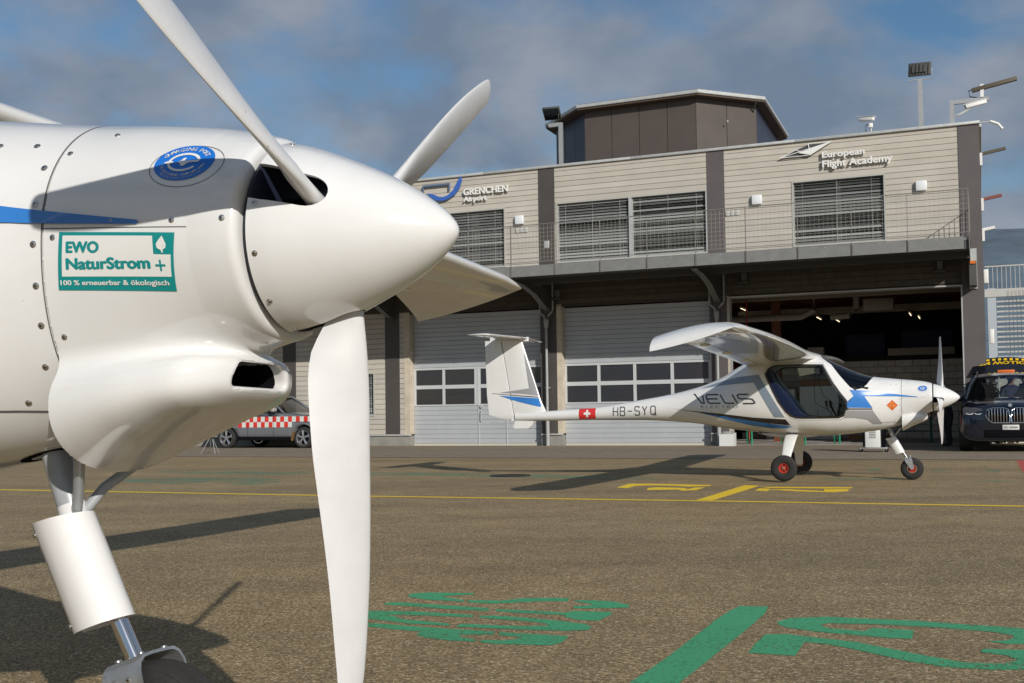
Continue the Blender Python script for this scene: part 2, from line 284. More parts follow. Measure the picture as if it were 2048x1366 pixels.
# ---------------------------------------------------------------- ground
GPX = ([-20, 2, 4.5, 9, 14, 400], [.19, .19, .085, .03, 0, 0])
def gz(Y): return float(np.interp(Y, *GPX))
def asphalt(name, base, c1, c2, patch):
    m = bpy.data.materials.new(name); m.use_nodes = True; nt = m.node_tree; b = nt.nodes['Principled BSDF']; b.inputs['Roughness'].default_value = .88; b.inputs['Specular IOR Level'].default_value = .25
    L = nt.links.new; nd = nt.nodes.new; t = nd('ShaderNodeTexCoord')
    v = nd('ShaderNodeTexVoronoi'); v.inputs['Scale'].default_value = 135; v.inputs['Randomness'].default_value = 1; L(t.outputs['Object'], v.inputs['Vector'])
    r = nd('ShaderNodeValToRGB'); cr = r.color_ramp; cr.interpolation = 'LINEAR'
    cr.elements[0].position = 0; cr.elements[0].color = (*[q*.52 for q in base], 1); cr.elements[1].position = 1; cr.elements[1].color = (*c2, 1)
    for p, q in ((.3, [x*.78 for x in base]), (.55, base), (.74, c1), (.9, [x*1.75 for x in base])): e = cr.elements.new(p); e.color = (*q, 1)
    s = nd('ShaderNodeSeparateColor'); L(v.outputs['Color'], s.inputs[0]); L(s.outputs[0], r.inputs[0])
    n = nd('ShaderNodeTexNoise'); n.inputs['Scale'].default_value = 1.0; n.inputs['Detail'].default_value = 7; n.inputs['Roughness'].default_value = .6; mpp = nd('ShaderNodeMapping'); mpp.inputs['Rotation'].default_value = (0, 0, .396); mpp.inputs['Scale'].default_value = (.22, .75, 1); L(t.outputs['Object'], mpp.inputs[0]); L(mpp.outputs[0], n.inputs['Vector'])
    pr = nd('ShaderNodeValToRGB'); pr.color_ramp.elements[0].position = .32; pr.color_ramp.elements[1].position = .68
    pr.color_ramp.elements[0].color = (*[patch[0]]*3, 1); pr.color_ramp.elements[1].color = (patch[1], patch[1]*.985, patch[1]*.95, 1); L(n.outputs['Fac'], pr.inputs[0])
    n4 = nd('ShaderNodeTexNoise'); n4.inputs['Scale'].default_value = 3.1; n4.inputs['Detail'].default_value = 6; L(t.outputs['Object'], n4.inputs['Vector'])
    p4 = nd('ShaderNodeMapRange'); p4.inputs['From Min'].default_value = .3; p4.inputs['From Max'].default_value = .7; p4.inputs['To Min'].default_value = .88; p4.inputs['To Max'].default_value = 1.10; L(n4.outputs['Fac'], p4.inputs['Value'])
    m1 = nd('ShaderNodeMixRGB'); m1.blend_type = 'MULTIPLY'; m1.inputs[0].default_value = 1; L(r.outputs[0], m1.inputs[1]); L(pr.outputs[0], m1.inputs[2])
    m2 = nd('ShaderNodeMixRGB'); m2.blend_type = 'MULTIPLY'; m2.inputs[0].default_value = 1; L(m1.outputs[0], m2.inputs[1]); L(p4.outputs[0], m2.inputs[2])
    L(m2.outputs[0], b.inputs['Base Color'])
    vb = nd('ShaderNodeBump'); vb.inputs['Strength'].default_value = .55; vb.inputs['Distance'].default_value = .004; L(v.outputs['Distance'], vb.inputs['Height']); vb.invert = True; L(vb.outputs[0], b.inputs['Normal'])
    return m, m2
def paintmat(name, col, hole, thr=.64, fade=None):
    """road paint: thin coat, aggregate showing through in pits; fade = share of paint worn off"""
    m = bpy.data.materials.new(name); m.use_nodes = True; nt = m.node_tree; b = nt.nodes['Principled BSDF']; b.inputs['Roughness'].default_value = .7
    L = nt.links.new; nd = nt.nodes.new; t = nd('ShaderNodeTexCoord')
    n = nd('ShaderNodeTexNoise'); n.inputs['Scale'].default_value = 70; n.inputs['Detail'].default_value = 4; n.inputs['Roughness'].default_value = .7; L(t.outputs['Object'], n.inputs['Vector'])
    n2 = nd('ShaderNodeTexNoise'); n2.inputs['Scale'].default_value = 2.2; n2.inputs['Detail'].default_value = 5; L(t.outputs['Object'], n2.inputs['Vector'])
    a = nd('ShaderNodeMath'); a.operation = 'MULTIPLY_ADD'; L(n2.outputs['Fac'], a.inputs[0]); a.inputs[1].default_value = .35; L(n.outputs['Fac'], a.inputs[2])
    r = nd('ShaderNodeMapRange'); r.inputs['From Min'].default_value = thr+.175-.02; r.inputs['From Max'].default_value = thr+.175+.02; L(a.outputs[0], r.inputs['Value'])
    c = nd('ShaderNodeMixRGB'); L(n2.outputs['Fac'], c.inputs[0]); c.inputs[1].default_value = (*[q*.85 for q in col], 1); c.inputs[2].default_value = (*[q*1.1 for q in col], 1)
    L(c.outputs[0], b.inputs['Base Color'])
    tr = nd('ShaderNodeBsdfTransparent'); mx = nd('ShaderNodeMixShader'); L(r.outputs[0], mx.inputs[0]); L(b.outputs[0], mx.inputs[1]); L(tr.outputs[0], mx.inputs[2])
    o = nt.nodes['Material Output']; L(mx.outputs[0], o.inputs['Surface']); return m
AS, _ = asphalt('asphalt_aggregate', (.268, .200, .108), (.35, .262, .145), (.66, .56, .40), (.78, 1.14))
AS2, _ = asphalt('asphalt_fine', (.255, .208, .155), (.29, .24, .18), (.36, .31, .245), (.92, 1.06))
bm = bmesh.new(); ys = [-60, -20, 2, 4.5, 9, 14, 60, 400, 4500]; rows = []
for y in ys: rows.append([bm.verts.new((x, y, gz(y))) for x in (-4500, -60, 60, 4500)])
for A, B in zip(rows, rows[1:]):
    for i in range(3): bm.faces.new((A[i], A[i+1], B[i+1], B[i]))
finish(bm, 'ground', AS, kind='structure', label='brown speckled asphalt apron')
TH = -0.396; OB = Vector((0, 31.692, 0))
def bw(u, v, z=0): return Vector((u*cos(TH)-v*sin(TH), 31.692+u*sin(TH)+v*cos(TH), z))
prism('pavement', [tuple(bw(u, v)[:2]) for u, v in ((-40, -7.35), (14.2, -8.0), (40, -8.3), (40, -.02), (-40, -.02))], -.05, .004, AS2, axis='Z', kind='structure')
JM = mat('joint_tar', (.05, .045, .04), .9)
def sheet(name, polys, m, z=.0014, **k):
    bm = bmesh.new()
    for P_ in polys:
        b = bmesh.new(); f = b.faces.new([b.verts.new((x, y, 0)) for x, y in P_]); bmesh.ops.triangulate(b, faces=[f])
        for yy in (4.5, 9, 14): bmesh.ops.bisect_plane(b, geom=b.verts[:]+b.edges[:]+b.faces[:], plane_co=(0, yy, 0), plane_no=(0, 1, 0))
        for v in b.verts: v.co.z = gz(v.co.y)+z
        b.normal_update()
        for f in b.faces:
            if f.normal.z < 0: f.normal_flip()
        t = bpy.data.meshes.new('t'); b.to_mesh(t); b.free(); bm.from_mesh(t); bpy.data.meshes.remove(t)
    return finish(bm, name, m, **k)
def strip(a, b, w):
    a, b = Vector(a), Vector(b); n = (b-a).normalized(); n = Vector((-n.y, n.x))*w/2; return [tuple(a+n), tuple(b+n), tuple(b-n), tuple(a-n)]
PG = paintmat('green_road_paint', (.062, .38, .175), 0, .60); PY = paintmat('yellow_road_paint', (.88, .60, .02), 0, .67); PR = paintmat('red_road_paint', (.50, .085, .06), 0, .70)
PF = paintmat('worn_green_paint', (.15, .34, .22), 0, .46)
for P_ in GREEN: sheet('green_stencil_stroke', [P_], PG, kind='structure', label='stroke of the worn green stencil character near the propeller')
sheet('green_slash', GR2, PG, kind='structure', label='thick green slash painted on the apron')
for P_ in GR3: sheet('green_stencil_stroke', [P_], PG, kind='structure', label='stroke of the large green figures right of the slash')
for P_ in YEL+YEL2: sheet('yellow_stencil_stroke', [P_], PY, kind='structure', label='yellow stencil figure beyond the line')
sheet('yellow_slash', YSL, PY, kind='structure')
sheet('red_marking', REDM, PR, kind='structure')
up = LINE[0::2]; lo = LINE[1::2]
a0, a1 = Vector(up[0]), Vector(up[-1]); mid = [((Vector(u)+Vector(l))/2) for u, l in zip(up, lo)]
sheet('yellow_line', [strip(mid[i], mid[i+1], .125) for i in range(len(mid)-1)], PY, z=.0022, kind='structure')
for i, P_ in enumerate(FG): sheet('faded_green_marking', [P_], PF, z=.0010, kind='structure')
for a, b in ((JOINT[1][0], JOINT[1][1]), (JOINT[1][1], JOINT[1][2]), (JOINT[2][0], JOINT[2][1])): sheet('pavement_joint', [strip(a, b, .03)], JM, z=.0008, kind='structure')
pj = [bw(-40, -7.35), bw(14.2, -8.0)]; sheet('pavement_joint', [strip(pj[0][:2], pj[1][:2], .05)], JM, z=.0055, kind='structure')
lathe('manhole_cover', [(.0, .001), (.012, .30), (.012, .255), (.009, .25), (.009, .001)], mat('cast_iron', (.045, .04, .035), .6, metal=.5, noise=.4, nscale=30), axis='Z', n=40, c=(-.05, 16.67, 0), label='round dark manhole cover between the yellow line and the hangar doors', category='manhole') if False else None
mh = lathe('manhole_cover', [(.0, .001), (0, .31), (.012, .30), (.012, .255), (.009, .25), (.009, .001)], mat('cast_iron', (.045, .04, .035), .6, metal=.5, noise=.4, nscale=30), axis='Z', n=40, c=(-.05, 16.67, 0))
tag(mh, 'round dark iron cover let into the asphalt left of the whole aircraft', 'manhole cover')

# ---------------------------------------------------------------- hangar building
BD = empty('airport_building', OB, TH, label='long two-storey hangar clad in grey timber boards with a steel balcony', cat='building')
WOOD = [mat('timber_board_%s' % n, c, .82, noise=.10, nscale=1.3, bump=.1, bscale=60, spec=.2) for n, c in (('a', (.495, .46, .405)), ('b', (.52, .484, .43)), ('c', (.475, .443, .392)), ('d', (.50, .462, .40)))]
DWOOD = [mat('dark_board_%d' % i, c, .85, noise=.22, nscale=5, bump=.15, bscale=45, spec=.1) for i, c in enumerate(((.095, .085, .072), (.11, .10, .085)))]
PILLAR = mat('dark_cladding', (.105, .093, .093), .55, noise=.12, nscale=1.5)
PILLAR2 = mat('brown_cladding', (.072, .064, .058), .5, noise=.12, nscale=1.5)
WALLM = mat('wall_backing', (.06, .05, .042), .9)
CONC = mat('concrete_plinth', (.27, .265, .24), .85, noise=.2, nscale=3)
LMETAL = mat('light_metal', (.50, .51, .50), .42, metal=.25, noise=.1, nscale=6)
DOORM = mat('door_grey', (.45, .475, .50), .42, noise=.07, nscale=2, metal=.1)
DFRAME = mat('door_frame_light', (.60, .62, .63), .4, metal=.2)
STEELG = mat('painted_steel_grey', (.20, .203, .20), .5, noise=.14, nscale=5)
STEELD = mat('painted_steel_dark', (.075, .077, .072), .6, noise=.15, nscale=5)
GALV = mat('galvanised', (.45, .46, .46), .45, metal=.5, noise=.15, nscale=20)
PIPE = mat('pipe_grey', (.36, .375, .37), .45, noise=.12, nscale=8)
SLAT = mat('blind_slat', (.40, .415, .40), .45, metal=.2, noise=.06, nscale=3)
WFRAME = mat('window_frame_grey', (.42, .42, .39), .5)
GLASSD = glassmat('window_glass', (.02, .022, .026), .35, .03)
GLASSP = glassmat('door_pane_glass', (.10, .10, .115), .62, .04, dmix=.30)
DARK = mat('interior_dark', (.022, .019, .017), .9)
BALL = Matrix.Rotation(TH, 4, 'Z')
pillars = [(-13.5, -13.0), (-7.697, -7.228), (-4.084, -3.606), (.877, 1.36), (5.684, 6.147), (11.894, 12.38)]
for a, b in pillars:
    box('pillar', a, b, -.012, .40, .34, 7.80, PILLAR if a > 5 else PILLAR2, BD)
# boards
rows = [(round(.345+.15*i, 3)) for i in range(50)]
openings = [(-2.44, -.152, 5.09, 6.79), (1.405, 5.675, 5.09, 6.79), (7.89, 10.18, 5.09, 6.79), (-5.9, -4.46, .88, 2.18), (-3.27, .877, -1, 3.88), (1.50, 5.684, -1, 3.88), (6.19, 11.894, -1, 3.90)]
bays = [(-13.0, -7.697), (-7.228, -4.084), (-3.606, .877), (1.36, 5.684), (6.147, 11.894)]
nb = 0
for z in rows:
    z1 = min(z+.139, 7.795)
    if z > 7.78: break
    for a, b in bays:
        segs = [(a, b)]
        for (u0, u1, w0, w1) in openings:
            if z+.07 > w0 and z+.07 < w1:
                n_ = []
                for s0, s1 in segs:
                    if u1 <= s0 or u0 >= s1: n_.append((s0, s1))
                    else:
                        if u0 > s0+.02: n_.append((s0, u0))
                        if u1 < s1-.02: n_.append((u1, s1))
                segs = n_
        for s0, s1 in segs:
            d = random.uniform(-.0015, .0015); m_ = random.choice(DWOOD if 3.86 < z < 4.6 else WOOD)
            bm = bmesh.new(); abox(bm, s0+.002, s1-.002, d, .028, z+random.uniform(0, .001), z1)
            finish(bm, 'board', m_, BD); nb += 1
# backing walls
def wall(a, b, z0, z1, v0=.03, v1=.24): box('wall', a, b, v0, v1, z0, z1, WALLM, BD)
wall(-14, -7.2, .3, 7.79); wall(-7.2, -5.9, .3, 7.79); wall(-5.9, -4.46, .3, .88); wall(-5.9, -4.46, 2.18, 7.79); wall(-4.46, -3.45, .3, 7.79)
wall(-3.45, -2.44, 3.88, 7.79); wall(-2.44, -.152, 3.88, 5.09); wall(-2.44, -.152, 6.79, 7.79); wall(-.152, 1.405, 3.88, 7.79)
wall(1.405, 5.675, 3.88, 5.09); wall(1.405, 5.675, 6.79, 7.79); wall(5.675, 7.89, 3.9, 7.79); wall(7.89, 10.18, 3.9, 5.09); wall(7.89, 10.18, 6.79, 7.79); wall(10.18, 11.9, 3.9, 7.79)
box('wall', .90, 1.34, .05, .5, .3, 3.9, WALLM, BD); box('wall', 5.70, 6.12, .05, .5, .3, 3.9, WALLM, BD); box('wall', -4.05, -3.62, .05, .5, .3, 3.9, WALLM, BD)
# timber door jambs, plinths, ledges
JW = mat('jamb_timber', (.56, .49, .39), .8, noise=.2, nscale=4)
for a, b in ((-3.45, -3.27), (1.365, 1.50), (6.112, 6.19)): box('door_jamb', a, b, -.010, .30, .34, 3.88, JW, BD)
for a, b in ((-14, -3.262), (.872, 1.495), (5.655, 6.20)):
    box('plinth', a, b, -.004, .3, -.05, .20, CONC, BD); box('plinth', a+.004, b-.004, .0, .3, .20, .296, CONC, BD); box('plinth_ledge', a-.004, b+.004, -.045, .06, .296, .338, LMETAL, BD, bev=.006)
box('plinth', 11.87, 12.40, -.008, .45, -.05, .34, PILLAR, BD)
box('side_wall', 12.10, 12.372, .41, 12, 0, 7.79, PILLAR, BD); box('side_wall', -14, -13.8, .3, 12, 0, 7.79, PILLAR, BD)
for i in range(6):
    a = -14+i*4.4; box('parapet_cap', a+.003, a+4.397, -.06, .34, 7.80, 7.872, LMETAL, BD, bev=.008)
box('roof', -13.9, 12.1, .26, 12, 7.60, 7.74, mat('roof_gravel', (.25, .24, .22), .9), BD)
box('parapet_cap', 12.02, 12.44, .345, 12.1, 7.80, 7.872, LMETAL, BD, bev=.008)
# upper windows with outside venetian blinds
def window(u0, u1, z0, z1, blind=None, mull=None, v=.0):
    f = prism('window', [(u0, z0), (u1, z0), (u1, z1), (u0, z1)], .19, .215, GLASSD, BD)
    tag(f)
    for nm, (a, b, c, d) in (('frame', (u0, u1, z0, z0+.035)), ('frame', (u0, u1, z1-.035, z1)), ('frame', (u0, u0+.035, z0+.035, z1-.035)), ('frame', (u1-.035, u1, z0+.035, z1-.035))):
        box(nm, a, b, -.018, .20, c, d, WFRAME, f)
    if mull: box('mullion', mull[0], mull[1], -.02, .19, z0+.035, z1-.035, LMETAL, f)
    return f
def blinds(f, u0, u1, z0, z1, n, tilt=1.0):
    me = None
    for i in range(n):
        z = z0+.05+(z1-z0-.08)*(i+.5)/n
        if me is None:
            bm = bmesh.new(); w = .076; pts = [(-w/2, -.006), (-w/4, .003), (0, .006), (w/4, .003), (w/2, -.006)]; A = []
            for y, h in pts: yy = y*cos(tilt)-h*sin(tilt); zz = y*sin(tilt)+h*cos(tilt); A.append((bm.verts.new((0, yy, zz)), bm.verts.new((1, yy, zz))))
            for (p, q), (r, s) in zip(A, A[1:]): bm.faces.new((p, q, s, r))
            bmesh.ops.solidify(bm, geom=bm.faces[:], thickness=.0012)
            o = finish(bm, 'slat', SLAT, f, True); me = o.data
        else: o = bpy.data.objects.new('slat', me); link(o, f)
        o.location = (u0, .075, z); o.scale = (u1-u0, 1, 1); o.rotation_euler.x = random.uniform(-.012, .012)
    for u in np.arange(u0+.22, u1, max(.5, (u1-u0)/2.6)): tube('ladder_tape', [(u, .028, z0+.04), (u, .028, z1-.04)], .004, LMETAL, f, 4)
    for u in (u0+.006, u1-.006): box('guide_rail', u-.006, u+.006, .045, .10, z0+.035, z1-.035, LMETAL, f)
w = window(-2.44, -.152, 5.09, 6.79); box('mullion', -1.27, -1.05, .135, .19, 5.13, 6.75, LMETAL, w); blinds(w, -2.40, -.19, 5.09, 6.79, 20)
w = window(1.405, 5.675, 5.09, 6.79, mull=(3.517, 3.604)); blinds(w, 1.45, 3.51, 5.09, 6.79, 20); blinds(w, 3.61, 5.63, 5.09, 6.79, 20)
w = window(7.89, 10.18, 5.09, 6.79); box('mullion', 8.98, 9.09, .135, .19, 5.13, 6.75, LMETAL, w); blinds(w, 7.93, 10.14, 5.09, 6.79, 20)
w = window(-5.9, -4.46, .88, 2.18); blinds(w, -5.86, -4.50, .88, 2.18, 16, .95)
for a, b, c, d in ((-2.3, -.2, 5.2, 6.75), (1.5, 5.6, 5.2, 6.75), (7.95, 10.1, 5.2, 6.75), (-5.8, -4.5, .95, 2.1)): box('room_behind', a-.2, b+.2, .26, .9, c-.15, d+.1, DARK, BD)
# hangar doors
def panel_door(u0, u1, z1, cols, name='hangar_door', wicket=None):
    d = empty(name, (0, 0, 0), 0, BD); vv = .25; z = .02; i = 0
    z_band0, z_band1 = 1.16, 2.28
    def ribs(za, zb):
        n = max(1, round((zb-za)/.13)); h = (zb-za)/n
        for k in range(n):
            bm = bmesh.new(); a, b = za+k*h, za+(k+1)*h
            prism_bm([(vv+.012, a+.001), (vv+.002, a+.008), (vv, a+.02), (vv, b-.012), (vv+.012, b-.001), (vv+.05, b-.001), (vv+.05, a+.001)], u0, u1, 'X', bm)
            bmesh.ops.recalc_face_normals(bm, faces=bm.faces[:]); finish(bm, 'door_rib', DOORM, d)
    ribs(.06, z_band0-.003); ribs(z_band1+.004, z1-.02)
    box('bottom_seal', u0, u1, vv-.01, vv+.05, .0, .058, mat('bottom_rail', (.55, .53, .45), .5), d)
    zr_ = [(1.20, 1.66), (1.77, 2.22)]; fb = vv-.012
    box('band_rail', u0, u1, fb, vv+.05, z_band0, 1.20, DFRAME, d); box('band_rail', u0, u1, fb, vv+.05, 1.66, 1.77, DFRAME, d); box('band_rail', u0, u1, fb-.01, vv+.05, 2.22, z_band1, DFRAME, d)
    prev = u0
    for a, b in cols+[(u1, None)]:
        for q0, q1 in zr_: box('band_post', prev, a, fb, vv+.045, q0, q1, DFRAME, d)
        prev = b
    for a, b in cols:
        for q0, q1 in zr_: box('door_pane', a, b, vv+.012, vv+.022, q0, q1, GLASSP, d)
    if wicket:
        for u in wicket: box('wicket_frame', u-.012, u+.012, fb-.014, fb-.002, .0, 2.30, DFRAME, d)
        tube('door_handle', [(wicket[0]+.09, fb-.03, 1.02), (wicket[0]+.09, fb-.05, .98), (wicket[0]+.09, fb-.05, .72), (wicket[0]+.09, fb-.03, .70)], .012, LMETAL, d, 8)
        lathe('door_lock', [(-.05, .001), (-.05, .045), (-.01, .05), (-.01, .001)], LMETAL, d, 'Y', 20, (wicket[0]+.09, fb, 1.13))
    return d
panel_door(-3.262, .868, 3.87, [(-3.19, -2.32), (-2.24, -1.29), (-1.10, -.36), (-.20, .80)], wicket=(-1.16, -.28))
panel_door(1.504, 5.652, 3.87, [(1.56, 2.455), (2.54, 3.487), (3.57, 4.533), (4.62, 5.57)])
box('door_trim', 6.192, 6.212, -.01, .3, .0, 3.90, LMETAL, BD); box('door_trim', 11.862, 11.892, -.02, .3, .0, 3.90, LMETAL, BD); box('door_trim', 6.215, 11.86, -.02, .3, 3.865, 3.90, LMETAL, BD)
# --- interior
box('hall_floor', -13, 12.1, .3, 10, -.04, .006, mat('hall_floor', (.42, .40, .37), .5, noise=.15, nscale=2), BD)
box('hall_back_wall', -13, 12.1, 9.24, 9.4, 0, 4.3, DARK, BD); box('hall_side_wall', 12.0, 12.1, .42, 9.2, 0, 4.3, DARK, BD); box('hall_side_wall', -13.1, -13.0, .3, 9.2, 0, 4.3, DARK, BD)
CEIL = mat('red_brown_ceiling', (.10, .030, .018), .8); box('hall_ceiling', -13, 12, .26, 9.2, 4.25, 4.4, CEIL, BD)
BLK_ = [mat('block_%d' % i, (c, c*.95, c*.85), .9, noise=.15, nscale=6) for i, c in enumerate((.70, .76, .66))]
bm = bmesh.new(); abox(bm, 0, .488, 0, .12, 0, .188); bmesh.ops.bevel(bm, geom=bm.edges[:], offset=.006, segments=1, affect='EDGES')
protos = []
for m_ in BLK_:
    b2 = bm.copy(); o = finish(b2, 'concrete_block', m_, None); protos.append(o.data); bpy.data.objects.remove(o)
bm.free()
for r in range(12):
    for c in range(-1, 13):
        u = 5.6+c*.5+(r % 2)*.25
        if u > 11.6: continue
        o = bpy.data.objects.new('concrete_block', random.choice(protos)); link(o, BD); o.location = (u, 7.0+random.uniform(-.006, .004), .0+r*.2)
box('mezzanine_floor', 5.5, 12.0, 6.95, 9.2, 2.40, 2.52, DARK, BD)
box('steel_beam', 5.4, 12.0, 1.8, 2.05, 3.93, 4.12, mat('cream_beam', (.22, .20, .15), .6), BD)
box('steel_beam', 5.4, 12.0, 5.2, 5.4, 3.75, 3.95, mat('cream_beam', (.22, .20, .15), .6), BD)
tube('air_duct', [(5.6, 3.2, 3.55), (7.6, 3.2, 3.55), (7.95, 3.2, 3.72), (7.95, 3.2, 4.2)], .10, mat('duct', (.25, .24, .21), .5), BD, 14)
tube('air_duct', [(9.1, 3.2, 4.2), (9.1, 3.2, 3.70), (8.9, 3.2, 3.52), (8.4, 3.2, 3.5)], .09, mat('duct', (.25, .24, .21), .5), BD, 14)
box('air_heater', 9.3, 10.1, 3.0, 3.5, 3.62, 3.95, mat('duct', (.25, .24, .21), .5), BD, bev=.02)
ORW = mat('orange_column', (.14, .045, .015), .6); box('inner_column', 6.75, 6.98, 3.2, 3.5, 0, 4.2, ORW, BD); tube('red_pipe', [(6.35, 1.6, 0), (6.35, 1.6, 4.1)], .02, mat('red_pipe', (.35, .03, .02), .5), BD, 8)
LT = mat('lit_tube', (1, .80, .52), .5, emit=3.2)
for i, (u, v, z) in enumerate(((5.1, 4.3, 4.02), (5.55, 5.4, 4.02), (7.85, 5.0, 3.62), (8.25, 6.2, 3.62), (10.42, 5.0, 3.62), (10.6, 6.3, 3.62), (2.6, 4, 3.9), (-1.0, 4, 3.9))):
    L_ = empty('hall_light', bw(u, v, z), TH, label=['lit ceiling tube deepest left inside the open hangar', 'lit ceiling tube second from left inside the open hangar', 'nearer lit tube above the cockpit of the whole aircraft', 'farther lit tube above the cockpit of the whole aircraft', 'nearer lit tube at the right of the open hangar', 'farther lit tube at the right of the open hangar', 'ceiling tube behind the middle hangar door', 'ceiling tube behind the left hangar door'][i], cat='ceiling light', group='ceiling lights in the hangar hall')
    box('lamp_housing', -.04, .04, -.52, .52, .03, .07, STEELD, L_); tube('lamp_tube', [(0, -.50, .0), (0, .50, 0)], .007, LT, L_, 8)
    for s in (-.3, .3): tube('hanger', [(0, s, .07), (0, s, 4.25-z)], .004, STEELD, L_, 5)
# --- balcony
bal = empty('balcony', (0, 0, 0), 0, BD); VO = -2.8
posts = [1.18+1.206*k for k in range(-9, 9)]
for a, b in zip(posts+[posts[-1]+1.17], (posts+[posts[-1]+1.17])[1:]):
    box('fascia_panel', a+.012, b-.012, VO, VO+.012, 4.41, 4.685, STEELG, bal)
    for z in (4.455, 4.64):
        m_ = (a+b)/2; o = lathe('rivet', [(-.006, .001), (-.006, .008), (0, .011)], LMETAL, bal, 'Y', 8, (m_, VO, z))
box('fascia_panel', -12, posts[0]-.012, VO, VO+.012, 4.41, 4.685, STEELG, bal)
box('deck', -12, 12.08, VO+.02, -.03, 4.60, 4.66, STEELG, bal)
for i in range(18):
    v0 = VO+.03+i*.152; box('soffit_plank', -12, 12.08, v0, v0+.146, 4.50+random.uniform(-.004, .004), 4.595, STEELD, bal)
box('edge_beam', -12, 12.08, VO+.03, VO+.11, 4.405, 4.50, STEELD, bal); box('edge_beam', -12, 12.08, -1.5, -1.42, 4.36, 4.50, STEELD, bal)
box('fascia_panel', 12.085, 12.10, VO, -.03, 4.41, 4.685, STEELG, bal)
RL = mat('rail_steel', (.25, .235, .21), .5, metal=.3)
for u in posts+[12.10]:
    box('rail_post', u-.006, u+.006, VO-.03, VO+.015, 4.40, 5.73, RL, bal)
box('top_rail', -10, 12.12, VO-.035, VO+.01, 5.72, 5.735, RL, bal); box('low_rail', -10, 12.12, VO-.022, VO-.002, 4.765, 4.78, RL, bal)
bm = bmesh.new()
for u in np.arange(-9.5, 12.08, .1):
    abox(bm, u-.0028, u+.0028, VO-.013, VO-.009, 4.78, 5.72)
for z in np.arange(4.88, 5.70, .105): abox(bm, -9.5, 12.08, VO-.0135, VO-.0085, z-.0025, z+.0025)
finish(bm, 'wire_mesh', mat('mesh_wire', (.36, .34, .30), .5, metal=.2), bal, kind='stuff')
# end railing at the right, bars only
box('top_rail', 12.105, 12.12, VO, -.02, 5.72, 5.735, RL, bal); box('low_rail', 12.105, 12.12, VO, -.02, 4.765, 4.78, RL, bal)
for i in range(1, 24): box('rail_bar', 12.108, 12.118, VO+i*.117-.005, VO+i*.117+.005, 4.78, 5.72, RL, bal)
for u in (-3.85, 1.13, 5.93):
    prf = [(-.09, 3.78), (-.20, 3.79), (-.42, 3.86), (-1.1, 4.12), (-1.9, 4.28), (-2.7, 4.34), (-2.72, 4.40), (-.09, 4.40)]
    br = prism('bracket', prf, u-.006, u+.006, STEELD, bal, axis='X')
    bm = bmesh.new()
    for (a, b), (c, d) in zip(prf[:6], prf[1:6]):
        v8 = [bm.verts.new(p) for p in ((u-.075, a, b), (u+.075, a, b), (u+.075, c, d), (u-.075, c, d))]; bm.faces.new(v8)
    bmesh.ops.remove_doubles(bm, verts=bm.verts[:], dist=1e-4); bmesh.ops.solidify(bm, geom=bm.faces[:], thickness=.012)
    finish(bm, 'bracket_flange', STEELG, bal); box('base_plate', u-.10, u+.10, -.115, -.093, 3.70, 4.40, STEELD, bal)
eb = box('end_bracket', 12.07, 12.23, -.55, -.06, 3.82, 4.40, STEELD, bal); box('bracket_plate', 12.06, 12.24, -.057, -.014, 3.78, 4.76, LMETAL, bal)
box('orange_tag', 12.09, 12.21, -.58, -.552, 4.33, 4.40, mat('orange_tag', (.65, .16, .02), .5), bal)
# --- downpipes
for u in (1.11, 5.90):
    dp = tube('downpipe', [(u, -.15, .0), (u, -.15, .75)], .052, PIPE, BD, 16)
    tube('pipe', [(u, -.15, .75), (u, -.15, 3.30)], .037, PIPE, dp, 16); lathe('pipe_socket', [(.72, .04), (.72, .062), (.80, .062), (.80, .04)], PIPE, dp, 'Z', 16, (u, -.15, 0)); lathe('pipe_socket', [(3.26, .03), (3.30, .055), (3.45, .075), (3.52, .065), (3.52, .03)], PIPE, dp, 'Z', 16, (u, -.15, 0))
    tube('pipe_arm', [(u+.03, -.15, 3.50), (u+.06, -.15, 3.62), (u+.19, -.15, 3.74), (u+.20, -.15, 3.78), (u+.20, -.15, 4.5)], .027, PIPE, dp, 12)
    tube('pipe_arm', [(u-.03, -.15, 3.50), (u-.06, -.15, 3.62), (u-.17, -.15, 3.70), (u-.18, -.15, 3.74), (u-.18, -.15, 4.5)], .027, PIPE, dp, 12)
    box('pipe_clip', u-.05, u+.05, -.16, -.01, 1.6, 1.63, PIPE, dp)
# --- roof-top control room
oct_ = [(-.21, 3.47), (1.41, 1.82), (5.10, 1.74), (6.70, 3.34), (6.61, 8.18), (5.0, 9.85), (1.35, 9.9), (-.25, 8.2)]
cx_, cy_ = sum(p[0] for p in oct_)/8, sum(p[1] for p in oct_)/8
def inset(d): 
    o = []
    for x, y in oct_:
        r = hypot(x-cx_, y-cy_); o.append((cx_+(x-cx_)*(r-d)/r, cy_+(y-cy_)*(r-d)/r))
    return o
RT = empty('roof_pavilion', (0, 0, 0), 0, BD)
prism('pavilion_roof', oct_, 9.93, 10.03, LMETAL, RT, axis='Z', bev=.01); prism('eaves_board', inset(.04), 9.875, 9.928, mat('soffit_brown', (.07, .045, .03), .7), RT, axis='Z')
prism('roof_sheet', inset(.12), 10.032, 10.07, mat('roof_sheet', (.12, .12, .12), .6), RT, axis='Z')
iw = inset(.36); prism('core', inset(.48), 7.74, 9.87, DARK, RT, axis='Z')
PNL = [mat('panel_brown', (.085, .068, .060), .45, noise=.08, nscale=2), mat('panel_blue', (.030, .030, .052), .4, noise=.08, nscale=2)]
